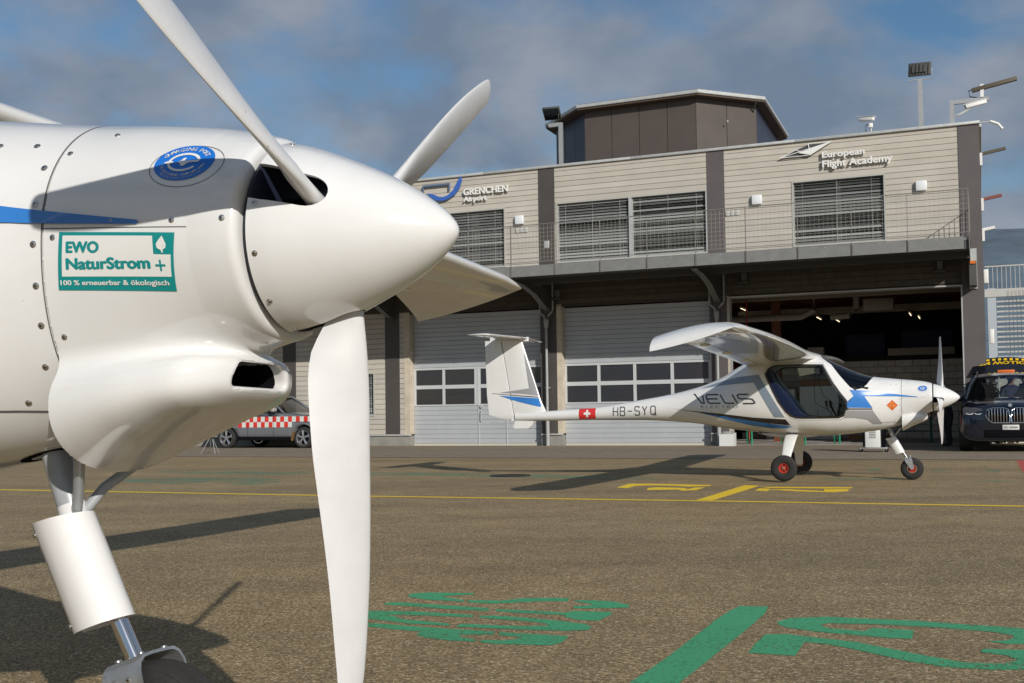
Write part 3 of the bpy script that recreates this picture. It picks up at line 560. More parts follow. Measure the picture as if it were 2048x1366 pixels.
for i in range(8):
    a, b = Vector(iw[i]), Vector(iw[(i+1) % 8]); n = {0: 3, 1: 4, 2: 2, 3: 4, 4: 2, 5: 4, 6: 2, 7: 4}[i]; d = (b-a).normalized(); nn = Vector((d.y, -d.x))
    for k in range(n):
        p = a.lerp(b, k/n)+d*.008; q = a.lerp(b, (k+1)/n)-d*.008
        prism('cladding_panel', [tuple(p), tuple(q), tuple(q-nn*.06), tuple(p-nn*.06)], 7.75, 9.87, PNL[1] if i in (7, 0, 3) and not (i == 0 and k == 9) else PNL[0], RT, axis='Z')
for x, y in ((5.75, 2.62), (6.35, 4.3)): box('clip', x-.02, x+.02, y-.05, y-.03, 9.2, 9.26, LMETAL, RT)
tube('gutter_pipe', [(6.45, 3.2, 9.86), (6.3, 3.5, 9.6)], .02, STEELD, RT, 6)

# ---------------------------------------------------------------- things fixed to the building
def on(u, v, z, name, label, cat, **k): return empty(name, bw(u, v, z), TH, label=label, cat=cat, **k)
for (u, lab) in ((.31, 'square white wall lamp right of the left blind, under the GRENCHEN lettering'), (7.0, 'square white wall lamp right of the dark pillar, between the two wide blinds'), (11.03, 'square white wall lamp nearest the right corner of the building')):
    L_ = on(u, 0, 6.39, 'wall_lamp', lab, 'wall lamp', group='square wall lamps above the balcony')
    box('diffuser', -.13, .13, -.105, -.025, -.125, .125, mat('opal_white', (.74, .76, .78), .35), L_, bev=.02); box('back_plate', -.115, .115, -.024, -.004, -.11, .11, LMETAL, L_)
for (u, z, v, lab) in ((1.42, 4.14, 0, 'small black floodlight under the balcony above the middle hangar door'), (6.62, 4.30, 0, 'small black floodlight under the balcony at the left of the open hangar'), (11.40, 4.30, 0, 'small black floodlight under the balcony at the right of the open hangar')):
    L_ = on(u, v, z, 'floodlight', lab, 'floodlight', group='floodlights under the balcony')
    box('bracket', -.06, .06, -.09, -.006, -.02, .20, STEELG, L_); o = box('lamp_head', -.15, .15, -.22, -.03, -.10, -.03, STEELD, L_, bev=.012); box('lamp_glass', -.12, .12, -.20, -.05, -.108, -.102, GLASSD, o)
for (u, z, w_, lab) in ((1.115, 5.64, .075, 'small pale plate on the dark pillar behind the balcony railing'),):
    L_ = on(u, 0, z, 'wall_plate', lab, 'plate'); box('plate', -w_, w_, -.035, -.013, -.10, .10, LMETAL, L_, bev=.006)
for u0, lab in ((.36, 'row of three small vent covers below the lamp beside the left blind'), (6.35, 'row of three small vent covers right of the dark pillar between the wide blinds')):
    L_ = on(u0, 0, 6.105, 'vent_covers', lab, 'vents', group='rows of vent covers')
    for k in (-1, 0, 1): box('vent_cover', k*.125-.055, k*.125+.055, -.03, -.005, -.07, .07, mat('vent_pale', (.50, .50, .47), .5), L_, bev=.006)
SW = mat('sign_white', (.78, .78, .76), .4); SB = mat('sign_blue', (.045, .13, .46), .35); SS = mat('sign_side', (.12, .12, .12), .6)
def sign_letters(parent, s, u0, z0, width, height, name='lettering', m=SW, depth=.05, bold=.012, space=1.0, font=None):
    """raised letters, each letter its own piece"""
    me = text_mesh(s, 1, bold=bold, space=space); co = np.array([v.co[:] for v in me.vertices]); mn, mxx = co.min(0), co.max(0)
    sx, sz = width/(mxx[0]-mn[0]), height/(mxx[1]-mn[1]); bpy.data.meshes.remove(me)
    cu = bpy.data.curves.new('t', 'FONT'); cu.body = s; cu.size = 1; cu.offset = bold; cu.space_character = space; cu.resolution_u = 3; cu.extrude = .5
    if FONT: cu.font = FONT
    o = bpy.data.objects.new('t', cu); COL.objects.link(o); dg = bpy.context.evaluated_depsgraph_get(); dg.update(); me = bpy.data.meshes.new_from_object(o.evaluated_get(dg)); bpy.data.objects.remove(o)
    for v in me.vertices: v.co = ((v.co.x-mn[0])*sx+u0, -.075+(.5-v.co.z)*0-(v.co.z)*depth, (v.co.y-mn[1])*sz+z0)
    bm = bmesh.new(); bm.from_mesh(me); bmesh.ops.remove_doubles(bm, verts=bm.verts[:], dist=1e-5)
    seen = set(); groups = []
    for f in bm.faces:
        if f in seen: continue
        st_ = [f]; g = []; seen.add(f)
        while st_:
            a = st_.pop(); g.append(a)
            for e in a.edges:
                for b in e.link_faces:
                    if b not in seen: seen.add(b); st_.append(b)
        groups.append(g)
    groups.sort(key=lambda g: min(v.co.x for f in g for v in f.verts)); merged = []
    for g in groups:   # dots of i join their stem
        x0, x1 = min(v.co.x for f in g for v in f.verts), max(v.co.x for f in g for v in f.verts)
        if merged and x0 < merged[-1][2]-.35*(x1-x0): merged[-1][0].extend(g); merged[-1][2] = max(merged[-1][2], x1)
        else: merged.append([list(g), x0, x1])
    for g, _, _ in merged:
        b2 = bmesh.new(); mp_ = {}
        for f in g:
            vs = []
            for v in f.verts:
                if v not in mp_: mp_[v] = b2.verts.new(v.co)
                vs.append(mp_[v])
            try: b2.faces.new(vs)
            except ValueError: pass
        bmesh.ops.recalc_face_normals(b2, faces=b2.faces[:]); finish(b2, 'letter', m, parent)
    bm.free()
sg = on(0, 0, 0, 'airport_sign', 'raised white GRENCHEN Airport lettering with a blue swoosh on the timber wall', 'sign')
sign_letters(sg, 'GRENCHEN', -1.42, 7.235, 1.40, .20, bold=.02); sign_letters(sg, 'Airport', -1.42, 7.005, .74, .19, bold=.02)
prism('swoosh', [(-1.513, 7.813), (-1.467, 7.694), (-1.545, 7.470), (-1.70, 7.29), (-1.90, 7.18), (-2.10, 7.14), (-2.32, 7.17), (-2.62, 7.40), (-2.50, 7.385), (-2.35, 7.34), (-2.22, 7.27), (-2.08, 7.25), (-1.914, 7.290), (-1.75, 7.42), (-1.64, 7.60)], -.10, -.05, SB, sg)
for a, b, c, d in ((-2.742, -1.862, 7.60, 7.65), (-2.742, -2.712, 7.43, 7.60), (-1.892, -1.862, 7.43, 7.60)): box('sign_frame', a, b, -.09, -.05, c, d, mat('sign_frame_blue', (.10, .16, .26), .4), sg)
es = on(0, 0, 0, 'academy_sign', 'raised white European Flight Academy lettering with a folded paper-plane emblem', 'sign')
sign_letters(es, 'European', 8.678, 7.268, 1.045, .205, bold=.022); sign_letters(es, 'Flight Academy', 8.680, 7.010, 1.70, .235, bold=.022)
prism('emblem_wing', [(8.09, 7.50), (8.93, 7.715), (8.40, 7.42)], -.11, -.07, SW, es)
EP = [(7.62, 7.417), (8.40, 7.42), (8.02, 7.585), (7.62, 7.417), (8.93, 7.715), (8.337, 7.715), (8.40, 7.42)]
for a, b in zip(EP, EP[1:]): tube('emblem_outline', [(a[0], -.085, a[1]), (b[0], -.085, b[1])], .010, SW, es, 6)
prism('emblem_field', [(7.66, 7.425), (8.02, 7.577), (8.34, 7.702), (8.85, 7.70), (8.40, 7.44)], -.060, -.045, mat('emblem_dark', (.07, .07, .075), .5), es)
# --- on the roof
def flood(parent, x, y, z, w, h, tilt, yaw):
    o = box('lamp_head', -w/2, w/2, -.035, .035, -h/2, h/2, STEELD, parent, bev=.01); o.location = (x, y, z); o.rotation_euler = (tilt, 0, yaw)
    for i in range(7): box('cooling_fin', -w/2+.05+i*(w-.1)/6-.004, -w/2+.05+i*(w-.1)/6+.004, .036, .06, -h/2+.03, h/2-.03, STEELD, o)
    box('lamp_glass', -w/2+.03, w/2-.03, -.040, -.0355, -h/2+.03, h/2-.03, GLASSD, o); return o
R1 = on(1.38, .55, 7.6, 'roof_floodlight', 'black floodlight on a bent grey arm at the left of the roof pavilion', 'floodlight', group='floodlights on roof masts')
box('mast', -.055, .055, -.045, .045, 0, 1.50, GALV, R1); box('mast_arm', -.36, .055, -.045, .045, 1.50, 1.60, GALV, R1); tube('bracket', [(-.46, 0, 1.66), (-.46, 0, 1.62), (-.06, 0, 1.62), (-.06, 0, 1.95)], .012, STEELG, R1, 6)
flood(R1, -.26, 0, 1.90, .50, .42, radians(50), .1)
R2 = on(11.05, .55, 7.6, 'roof_floodlight', 'black floodlight facing forward on a tall straight mast near the right corner', 'floodlight', group='floodlights on roof masts')
box('mast', -.055, .055, -.045, .045, 0, 1.60, GALV, R2); tube('bracket', [(-.28, 0, 1.61), (.29, 0, 1.61), (.29, 0, 1.86)], .013, LMETAL, R2, 6)
o = flood(R2, -.0, 0, 1.87, .54, .34, radians(8), -.05); o.rotation_euler = (radians(6), radians(-3), radians(174))
for i in range(4): box('driver_box', -.16+i*.09, -.10+i*.09, .036, .075, -.1, .1, STEELD, o)
def camera_thing(root, x, y, z, yaw, pitch, L=.42):
    h = box('camera_housing', -L/2, L/2, -.055, .055, -.05, .05, SW, root, bev=.02); h.location = (x, y, z); h.rotation_euler = (0, pitch, yaw)
    box('sun_shield', -L/2-.04, L/2+.02, -.065, .065, .052, .062, SW, h); lathe('lens', [(-L/2-.008, .001), (-L/2-.008, .035), (-L/2+.01, .04), (-L/2+.01, .001)], BLACK, h, 'X', 16)
    return h
C1 = on(9.85, .35, 7.80, 'security_camera', 'white security camera on a short post in the middle of the roof edge', 'security camera', group='security cameras on the roof')
tube('post', [(0, 0, 0), (0, 0, .30)], .022, GALV, C1, 10); box('joint', -.05, .05, -.05, .05, .26, .38, SW, C1, bev=.015); camera_thing(C1, -.10, 0, .50, radians(-25), radians(8)); tube('cable', [(0, .03, .4), (-.12, .03, .34), (-.13, .03, .2), (-.02, .03, .0)], .010, BLACK, C1, 6)
C2 = on(11.78, .45, 7.75, 'camera_mast', 'angled white mast carrying a camera and a long dark lamp at the right corner', 'camera mast')
box('mast', -.05, .05, -.04, .04, 0, .80, GALV, C2); box('mast_arm', .05, .86, -.04, .04, .70, .80, GALV, C2); camera_thing(C2, .55, -.12, .62, radians(10), radians(-12), .5); tube('joint', [(.10, -.04, .40), (.20, -.1, .42), (.45, -.12, .56)], .028, SW, C2, 8)
o = box('strip_lamp', -.52, .52, -.05, .05, -.05, .05, mat('lamp_brown', (.10, .085, .06), .6), C2, bev=.008); o.location = (.98, -.02, 1.08); o.rotation_euler = (0, radians(-10), 0); box('lamp_clamp', .66, .74, -.06, .06, .80, 1.12, SW, C2)
tube('cable', [(.52, 0, 1.02), (.40, 0, 1.0), (.42, 0, .85), (.62, 0, .80)], .014, BLACK, C2, 6)
C3 = on(12.2, .6, 7.87, 'antenna_rail', 'low horizontal rail with a dome camera overhanging the right roof corner', 'antenna')
box('rail', -.35, .55, -.02, .02, .08, .11, LMETAL, C3); [box('rod', -.3+i*.12, -.295+i*.12, -.004, .004, .11, .17, LMETAL, C3) for i in range(7)]; tube('dome_arm', [(.45, 0, .1), (.62, 0, .02), (.72, 0, -.12)], .035, SW, C3, 10)
for (z, L, m_, lab) in ((7.16, .60, mat('lamp_brown', (.10, .085, .06), .6), 'brown strip lamp sticking out from the side wall, highest of three'), (6.03, .48, mat('lamp_red', (.22, .07, .055), .6), 'reddish strip lamp sticking out from the side wall below the brown one'), (5.28, .30, SW, 'thin white rod sticking out from the side wall above the railing')):
    a = on(12.38, .55, z, 'wall_antenna', lab, 'side lamp', group='rods on the side wall'); o = box('bar', .02, L, -.04, .04, -.035, .035, m_, a); o.rotation_euler = (0, radians(-9), 0); box('clamp', -.002, .06, -.05, .05, -.28, .03, SW, a)
sb = on(12.38, .5, 4.12, 'wall_box', 'narrow white box on the side wall just above the steel stair frame', 'junction box'); box('box', .004, .11, -.07, .07, -.17, .17, SW, sb, bev=.01)
sb = on(12.38, .7, 2.65, 'wall_box', 'small white box on the stair frame behind the dark car', 'junction box'); box('box', .10, .20, -.07, .07, -.18, .18, SW, sb, bev=.01)
# --- louvred stair frame at the right
SF = on(0, 0, 0, 'stair_frame', 'pale steel stair enclosure with louvres and railing right of the building', 'stair enclosure')
PALE = mat('pale_steel', (.50, .50, .475), .5, noise=.1, nscale=5); BLUEST = mat('bluish_steel', (.42, .47, .52), .5)
sv = 1.6
box('frame_post', 12.46, 12.66, sv-.06, sv+.06, 0, 3.92, BLUEST, SF); box('frame_beam', 12.4, 17, sv-.08, sv+.08, 3.70, 3.90, PALE, SF); box('frame_beam', 12.66, 17, sv-.08, sv+.08, 1.98, 2.20, BLUEST, SF)
box('frame_post', 16.9, 17.1, sv-.06, sv+.06, 0, 3.7, BLUEST, SF)
for i in range(11):
    z = 2.28+i*.128; box('louvre', 12.67, 16.9, sv-.03, sv+.03, z, z+.042, PALE, SF)
for i in range(44):
    u = 12.5+i*.104; box('rail_bar', u-.006, u+.006, sv-.006, sv+.006, 3.90, 4.47, PALE, SF)
box('top_rail', 12.42, 17, sv-.015, sv+.015, 4.47, 4.50, PALE, SF)
bm = bmesh.new()
for i in range(40): abox(bm, 12.95+i*.09-.003, 12.95+i*.09+.003, sv-.11, sv-.105, 2.0, 3.85)
finish(bm, 'wire_grid', STEELD, SF, kind='stuff')
box('lower_wall', 12.66, 17, sv, sv+.1, 0, 1.90, mat('pale_wall', (.62, .62, .56), .7), SF)
# --- beyond: gable house, trees, hill
gh = empty('white_gabled_house', bw(31, 33), TH+.1, label='white gabled house beyond the louvred stair frame', cat='house')
prism('wall', [(-6.2, 0), (6.2, 0), (6.2, 2.6), (0, 6.8), (-6.2, 2.6)], 0, 9, mat('white_render', (.62, .62, .58), .8), gh)
for s in (-1, 1): prism('roof', [(s*6.6, 2.42), (0, 6.88), (0, 7.10), (s*6.75, 2.62)], -.4, 9.4, mat('house_roof', (.34, .33, .30), .7), gh)
for i in (-1, 1): box('window', i*2.2-.5, i*2.2+.5, -.03, .02, 1.1, 2.4, GLASSD, gh)
def tree(x, y, h, r, seed, label):
    rg = np.random.default_rng(seed); t = empty('broadleaf_tree', (x, y, 0), 0, label=label, cat='tree', group='trees beyond the stair frame')
    BR = mat('bark', (.09, .07, .05), .9); bm = bmesh.new(); atube(bm, [(0, 0, 0), (.1, 0, h*.3), (0, .1, h*.75)], [.24, .18, .06], 8)
    for i in range(9):
        a = rg.uniform(0, 6.28); z = h*rg.uniform(.25, .6); atube(bm, [(0, 0, z), (cos(a)*r*.4, sin(a)*r*.4, z+h*.12), (cos(a)*r*.75, sin(a)*r*.75, z+h*.22)], [.09, .05, .02], 5)
    finish(bm, 'trunk', BR, t, True)
    cl = rg.normal(size=(46, 3)); cl /= np.linalg.norm(cl, axis=1)[:, None]; cl *= rg.uniform(.45, 1, (46, 1)); V_, F_ = [], []
    for c in cl:
        cc_ = np.array([c[0]*r, c[1]*r, h*.62+c[2]*h*.36]); cr_ = rg.uniform(.4, .85)*r*.42
        for k in range(150):
            d = rg.normal(size=3); d /= np.linalg.norm(d); p = cc_+d*cr_*rg.uniform(.5, 1); a = rg.normal(size=3); a /= np.linalg.norm(a); b = np.cross(a, d); b /= max(1e-6, np.linalg.norm(b)); s = rg.uniform(.09, .17)
            i = len(V_); V_ += [p-a*s, p+b*s*.5, p+a*s, p-b*s*.5]; F_.append((i, i+1, i+2, i+3))
    me = bpy.data.meshes.new('crown'); me.from_pydata([tuple(v) for v in V_], [], F_); me.materials.append(mat('leaf_%d' % (seed % 2), [(.085, .10, .035), (.06, .085, .03)][seed % 2], .7, noise=.45, nscale=1.5)); o = bpy.data.objects.new('crown', me); link(o, t)
for i, (u, v, h, r, s, lab) in enumerate(((24, 14, 4.6, 2.0, 1, 'olive green tree seen through the left louvres'), (27.5, 15, 5.0, 2.3, 2, 'darker tree seen through the louvres right of the olive one'), (31.5, 17, 5.3, 2.4, 3, 'tree farthest right behind the stair enclosure'))):
    p = bw(u, v); tree(p.x, p.y, h, r, s, lab)
hv, hf = [], []; rg = np.random.default_rng(3); NX, NY = 60, 14
for j in range(NY):
    for i in range(NX):
        x = -3500+i*120; t = j/(NY-1); hmax = 530*np.interp(x, [-3500, -200, 600, 1400, 3600], [.10, .04, .62, 1.0, 1.12]); z = hmax*sin(t*pi/2)+rg.uniform(-6, 6)*t + 12*sin(i*.5)*t
        hv.append((x, 2300+j*90, z-3))
for j in range(NY-1):
    for i in range(NX-1): a = j*NX+i; hf.append((a, a+1, a+NX+1, a+NX))
mesh('hills', hv, hf, mat('forest_haze_blue', (.10, .14, .18), .95, noise=.3, nscale=.01), smooth=True, angle=80, kind='structure')  # blue of the distant haze is painted into the forest colour

# ---------------------------------------------------------------- fuselage shape
ST = np.array([[0.0, 1.238, 0.89, 1.064, 0.174, 2.0, 2.0], [-0.06, 1.259, 0.872, 1.066, 0.192, 2.0, 2.0], [-0.12, 1.273, 0.85, 1.068, 0.203, 2.03, 2.0], [-0.25, 1.29, 0.785, 1.07, 0.216, 2.07, 2.03], [-0.38, 1.302, 0.722, 1.068, 0.228, 2.1, 2.08], [-0.57, 1.322, 0.662, 1.055, 0.285, 2.15, 2.15], [-0.72, 1.34, 0.632, 1.035, 0.345, 2.2, 2.25], [-0.9, 1.392, 0.607, 1.01, 0.41, 2.25, 2.35], [-1.2, 1.528, 0.575, 0.99, 0.48, 2.35, 2.5], [-1.37, 1.615, 0.566, 0.98, 0.505, 2.4, 2.5], [-1.6, 1.68, 0.57, 0.975, 0.52, 2.5, 2.5], [-1.9, 1.69, 0.584, 0.975, 0.515, 2.5, 2.45], [-2.18, 1.645, 0.604, 0.975, 0.475, 2.4, 2.35], [-2.44, 1.53, 0.631, 0.975, 0.41, 2.25, 2.3], [-2.73, 1.36, 0.666, 0.965, 0.325, 2.15, 2.2], [-3.02, 1.244, 0.718, 0.955, 0.252, 2.1, 2.1], [-3.46, 1.133, 0.755, 0.935, 0.18, 2.0, 2.0], [-3.9, 1.056, 0.772, 0.912, 0.135, 2.0, 2.0], [-4.55, 0.958, 0.772, 0.865, 0.092, 2.0, 2.0], [-5.3, 0.905, 0.762, 0.834, 0.07, 2.0, 2.0], [-5.8, 0.875, 0.764, 0.82, 0.045, 2.0, 2.0]])
def _pchip(X, Y):
    h = np.diff(X); d = np.diff(Y)/h; m = np.zeros(len(X))
    m[1:-1] = [0 if a*b <= 0 else 3*(h1+h0)/((2*h1+h0)/a+(h1+2*h0)/b) for a, b, h0, h1 in zip(d[:-1], d[1:], h[:-1], h[1:])]
    m[0], m[-1] = d[0], d[-1]
    return X, Y, m
def _ev(c, x):
    X, Y, m = c; x = np.clip(x, X[0], X[-1]); i = np.clip(np.searchsorted(X, x)-1, 0, len(X)-2)
    h = X[i+1]-X[i]; t = (x-X[i])/h
    return (2*t**3-3*t**2+1)*Y[i]+(t**3-2*t**2+t)*h*m[i]+(-2*t**3+3*t**2)*Y[i+1]+(t**3-t**2)*h*m[i+1]
_FX = ST[::-1, 0]; _FC = [_pchip(_FX, ST[::-1, i]) for i in range(1, 7)]
def sec(x):
    zt, zb, zw, hw, nu, nl = [_ev(c, x) for c in _FC]; fl = .010*np.clip((np.asarray(x)+.1)/.08, 0, 1)
    return [zt+fl*.3, zb-fl*.4, zw, hw+fl*.8, nu, nl]
def side_y(x, z):
    zt, zb, zw, hw, nu, nl = sec(x)
    a = np.where(z > zw, zt-zw, zw-zb); n = np.where(z > zw, nu, nl)
    return hw*np.clip(1-(np.abs(z-zw)/a)**n, 0, 1)**(1/n)
def ring(x, n=72, off=0):
    zt, zb, zw, hw, nu, nl = [float(v) for v in sec(x)]; pts = []
    for j in range(n):
        t = 2*pi*j/n; c, s = cos(t), sin(t); e = nu if s > 0 else nl
        y = (hw-off)*math.copysign(abs(c)**(2/e), c); z = zw + ((zt-zw-off) if s > 0 else (zw-zb-off))*math.copysign(abs(s)**(2/e), s)
        pts.append((x, y, z))
    return pts
def tube_mesh(xs, n=72, off=0):
    bm = bmesh.new(); R_ = [[bm.verts.new(p) for p in ring(x, n, off)] for x in xs]
    for A, B in zip(R_, R_[1:]):
        for j in range(n): bm.faces.new((A[j], A[(j+1) % n], B[(j+1) % n], B[j]))
    bm.faces.new(R_[0]); bm.faces.new(R_[-1][::-1]); bmesh.ops.recalc_face_normals(bm, faces=bm.faces[:]); return bm
# nose cowl: implicit surface
def smin(a, b, k): h = np.clip(.5+.5*(b-a)/k, 0, 1); return b*(1-h)+a*h-k*h*(1-h)
def smax(a, b, k): return -smin(-a, -b, k)
_SX = np.array([-.50, -.38, -.27, -.18, -.12, -.08, -.05])
_SC = [_pchip(_SX, np.array(v)) for v in (
    [.755, .762, .778, .795, .806, .813, .815],     # centre height
    [.207, .203, .200, .186, .166, .146, .130],     # half width
    [.150, .127, .088, .064, .053, .046, .043],     # half height below
    [.120, .110, .085, .066, .054, .048, .045])]    # half height above
_CFX = _pchip(np.array([-.5, -.1, -.03, -.012, .03]), np.array([0, 0, .002, .012, .012]))
def cowl_f(x, y, z):
    zt, zb, zw, hw, nu, nl = sec(np.minimum(x, -.001))
    a = np.where(z > zw, zt-zw, zw-zb); n = np.where(z > zw, nu, nl)
    q = (np.abs(y)/hw)**n + (np.abs(z-zw)/a)**n
    body = (np.maximum(q, 1e-9)**(1/n)-1)*np.minimum(hw, a)
    body = smax(body, x+.014, .014)
    zc, sw, sl, su = [_ev(c, x) for c in _SC]
    front = np.sqrt(np.clip(1-(np.clip(x+.150, 0, None)/.088)**2, 1e-4, 1)); front = .25+.75*front
    sa = np.where(z > zc, su, sl)*front; n2 = 2.15 + np.clip((x+.36)/.16, 0, 1)*.35 + np.clip((x+.2)/.12, 0, 1)*.5
    q = (np.abs(y)/(sw*front))**n2 + (np.abs(z-zc)/sa)**n2
    scoop = (np.maximum(q, 1e-9)**(1/n2)-1)*np.minimum(sw, sa)
    scoop = smax(scoop, x+.064, .03)
    f = smin(body, scoop, .028)
    # air inlet pocket
    zi = .8155 + (x+.075)*-.08; w = .083 + (z-zi)*-.45
    dy_ = np.abs(y-0.0)-(w-.019); dz_ = np.abs(z-zi)-.0045
    box_ = np.sqrt(np.clip(dy_, 0, None)**2+np.clip(dz_, 0, None)**2)+np.minimum(np.maximum(dy_, dz_), 0)-.0175
    box_ = np.maximum(box_, -.26-x)
    f = smax(f, -box_, .009)
    return f
def surface_net(F, lo, hi, h):
    ax = [np.arange(a, b+h, h) for a, b in zip(lo, hi)]; G = np.meshgrid(*ax, indexing='ij'); V = F(*G)
    s = V < 0; nx, ny, nz = V.shape
    cells = np.zeros((nx-1, ny-1, nz-1), int); acc = np.zeros((nx-1, ny-1, nz-1, 3)); cnt = np.zeros((nx-1, ny-1, nz-1))
    cor = [(i, j, k) for i in (0, 1) for j in (0, 1) for k in (0, 1)]
    sl = lambda A, c: A[c[0]:A.shape[0]-1+c[0], c[1]:A.shape[1]-1+c[1], c[2]:A.shape[2]-1+c[2]]
    for a in cor:
        for d in range(3):
            if a[d]: continue
            b = list(a); b[d] = 1; b = tuple(b)
            va, vb = sl(V, a), sl(V, b); m = (va < 0) != (vb < 0); t = np.where(m, va/(va-vb+1e-30), 0)
            for e in range(3): acc[..., e] += np.where(m, a[e]+(t if e == d else 0), 0)
            cnt += m
    act = cnt > 0; idx = np.full(act.shape, -1); idx[act] = np.arange(act.sum())
    I = np.argwhere(act); P = (I + acc[act]/cnt[act][:, None])*h + np.array([a[0] for a in ax])
    for _ in range(4):   # settle on the surface
        e = 5e-4; f0 = F(*P.T); g = np.stack([(F(*(P+np.eye(3)[k]*e).T)-F(*(P-np.eye(3)[k]*e).T))/(2*e) for k in range(3)], 1)
        st = (f0/np.maximum((g**2).sum(1), .05))[:, None]*g; l = np.linalg.norm(st, axis=1, keepdims=True); P = P-st*np.minimum(1, h*.5/np.maximum(l, 1e-9))
    faces = []
    for d in range(3):
        o1, o2 = [k for k in range(3) if k != d]
        A = np.take(s, range(V.shape[d]-1), d); B = np.take(s, range(1, V.shape[d]), d); E_ = np.argwhere(A != B)
        for e in E_:
            if e[o1] == 0 or e[o2] == 0 or e[o1] >= V.shape[o1]-1 or e[o2] >= V.shape[o2]-1: continue
            q = []
            for u, w in ((0, 0), (1, 0), (1, 1), (0, 1)):
                c = list(e); c[o1] -= 1-u; c[o2] -= 1-w; q.append(int(idx[tuple(c)]))
            if min(q) < 0: continue
            inside = s[tuple(e)]
            if (inside) == (d == 1): q = q[::-1]
            faces.append(q)
    return P, faces

def cut_and_project(bm, dx=.05, dz=.035, side=-1, off=.0012):
    vs = [v.co for v in bm.verts]
    x0, x1 = min(v.x for v in vs), max(v.x for v in vs); z0, z1 = min(v.z for v in vs), max(v.z for v in vs)
    x = x0 + dx
    while x < x1: bmesh.ops.bisect_plane(bm, geom=bm.verts[:]+bm.edges[:]+bm.faces[:], plane_co=(x, 0, 0), plane_no=(1, 0, 0)); x += dx
    z = z0 + dz
    while z < z1: bmesh.ops.bisect_plane(bm, geom=bm.verts[:]+bm.edges[:]+bm.faces[:], plane_co=(0, 0, z), plane_no=(0, 0, 1)); z += dz
    e = .003
    for v in bm.verts:
        x, z = v.co.x, v.co.z; y = float(side_y(x, z))+abs(v.co.y); g = Vector((-(float(side_y(x+e, z))-float(side_y(x-e, z)))/(2*e), 1, -(float(side_y(x, z+e))-float(side_y(x, z-e)))/(2*e)))
        g.x = max(-3, min(3, g.x)); g.z = max(-3, min(3, g.z)); g.normalize(); v.co = (x+g.x*off, side*(y+g.y*off), z+g.z*off)
    return bm
def decal(name, poly, m, parent, off=.0012, dx=.05, dz=.035, both=True, holes=None, **k):
    """a painted or glued-on patch that follows the fuselage side; both=True also on the port side"""
    o = None
    for sd_ in ((1, -1) if both else (-1,)):
        b = bmesh.new(); f = b.faces.new([b.verts.new((x, 0, z)) for x, z in poly]); bmesh.ops.triangulate(b, faces=[f])
        cut_and_project(b, dx, dz, sd_, off); b.normal_update()
        for f in b.faces:
            if f.normal.y*sd_ < 0: f.normal_flip()
        o = finish(b, name, m, parent, True, 60, **k)
    return o
def decal_mesh(name, me, m, parent, off=.0016, dx=.04, dz=.03, **k):
    bm = mesh_to_bm(me); cut_and_project(bm, dx, dz, -1, off); bm.normal_update()
    for f in bm.faces:
        if f.normal.y > 0: f.normal_flip()
    return finish(bm, name, m, parent, True, 60, **k)
def text_decal(name, s, p0, width, m, parent, height=None, off=.0016, ang=0, **k):
    """text on the starboard side; p0 = (x, z) of its lower left corner as seen from starboard, reading towards the nose"""
    kw = {q: k.pop(q) for q in ('bold', 'space', 'shear', 'res') if q in k}
    me = text_mesh(s, 1, **kw); co = np.array([v.co[:] for v in me.vertices]); mn, mxx = co.min(0), co.max(0)
    sx = width/(mxx[0]-mn[0]); sy = (height/(mxx[1]-mn[1])) if height else sx
    for v in me.vertices:
        a, b = (v.co.x-mn[0])*sx, (v.co.y-mn[1])*sy
        v.co = (p0[0]+a*cos(ang)-b*sin(ang), v.co.z*.25, p0[1]+a*sin(ang)+b*cos(ang))
    return decal_mesh(name, me, m, parent, off, **k)
def stroke(bm, pts, w):
    """2-D polyline of width w as mitred quads, points (x,z)"""
    P = [Vector((p[0], p[1])) for p in pts]; L, R_ = [], []
    for i, p in enumerate(P):
        a = (P[i]-P[i-1]).normalized() if i else (P[1]-P[0]).normalized(); b = (P[i+1]-P[i]).normalized() if i < len(P)-1 else a
        na, nb = Vector((-a.y, a.x)), Vector((-b.y, b.x)); n = (na+nb).normalized(); s = w/2/max(.35, n.dot(na))
        L.append(p+n*s); R_.append(p-n*s)
    for i in range(len(P)-1):
        q = [L[i], L[i+1], R_[i+1], R_[i]]
        bm.faces.new([bm.verts.new((v.x, 0, v.y)) for v in q])
def stroke_decal(name, lines, w, m, parent, off=.0014, dx=.05, dz=.035, both=False, **k):
    o = None
    for sd_ in ((1, -1) if both else (-1,)):
        b = bmesh.new()
        for l in lines: stroke(b, l, w)
        cut_and_project(b, dx, dz, sd_, off); b.normal_update()
        for f in b.faces:
            if f.normal.y*sd_ < 0: f.normal_flip()
        o = finish(b, name, m, parent, True, 60, **k)
    return o
_screw = {}
def screw(parent, p, nrm, r=.0045, name='screw'):
    if r not in _screw:
        bm = bmesh.new(); alathe(bm, [(-.002, r*1.35), (.0004, r*1.3), (.0006, r), (.0018, r*.9), (.0024, r*.55)], 'Z', 14)
        bm.faces.new([v for v in bm.verts][-14:]); hexr = [bm.verts.new((r*.35*cos(j*pi/3), r*.35*sin(j*pi/3), .00245)) for j in range(6)]
        f = bm.faces.new(hexr); f.material_index = 1
        o = finish(bm, name, [STEEL, BLACK], None, True, 40); _screw[r] = o.data; bpy.data.objects.remove(o)
    o = bpy.data.objects.new(name, _screw[r]); link(o, parent); n = Vector(nrm).normalized()
    o.rotation_mode = 'QUATERNION'; o.rotation_quaternion = n.to_track_quat('Z', 'Y'); o.location = Vector(p); return o
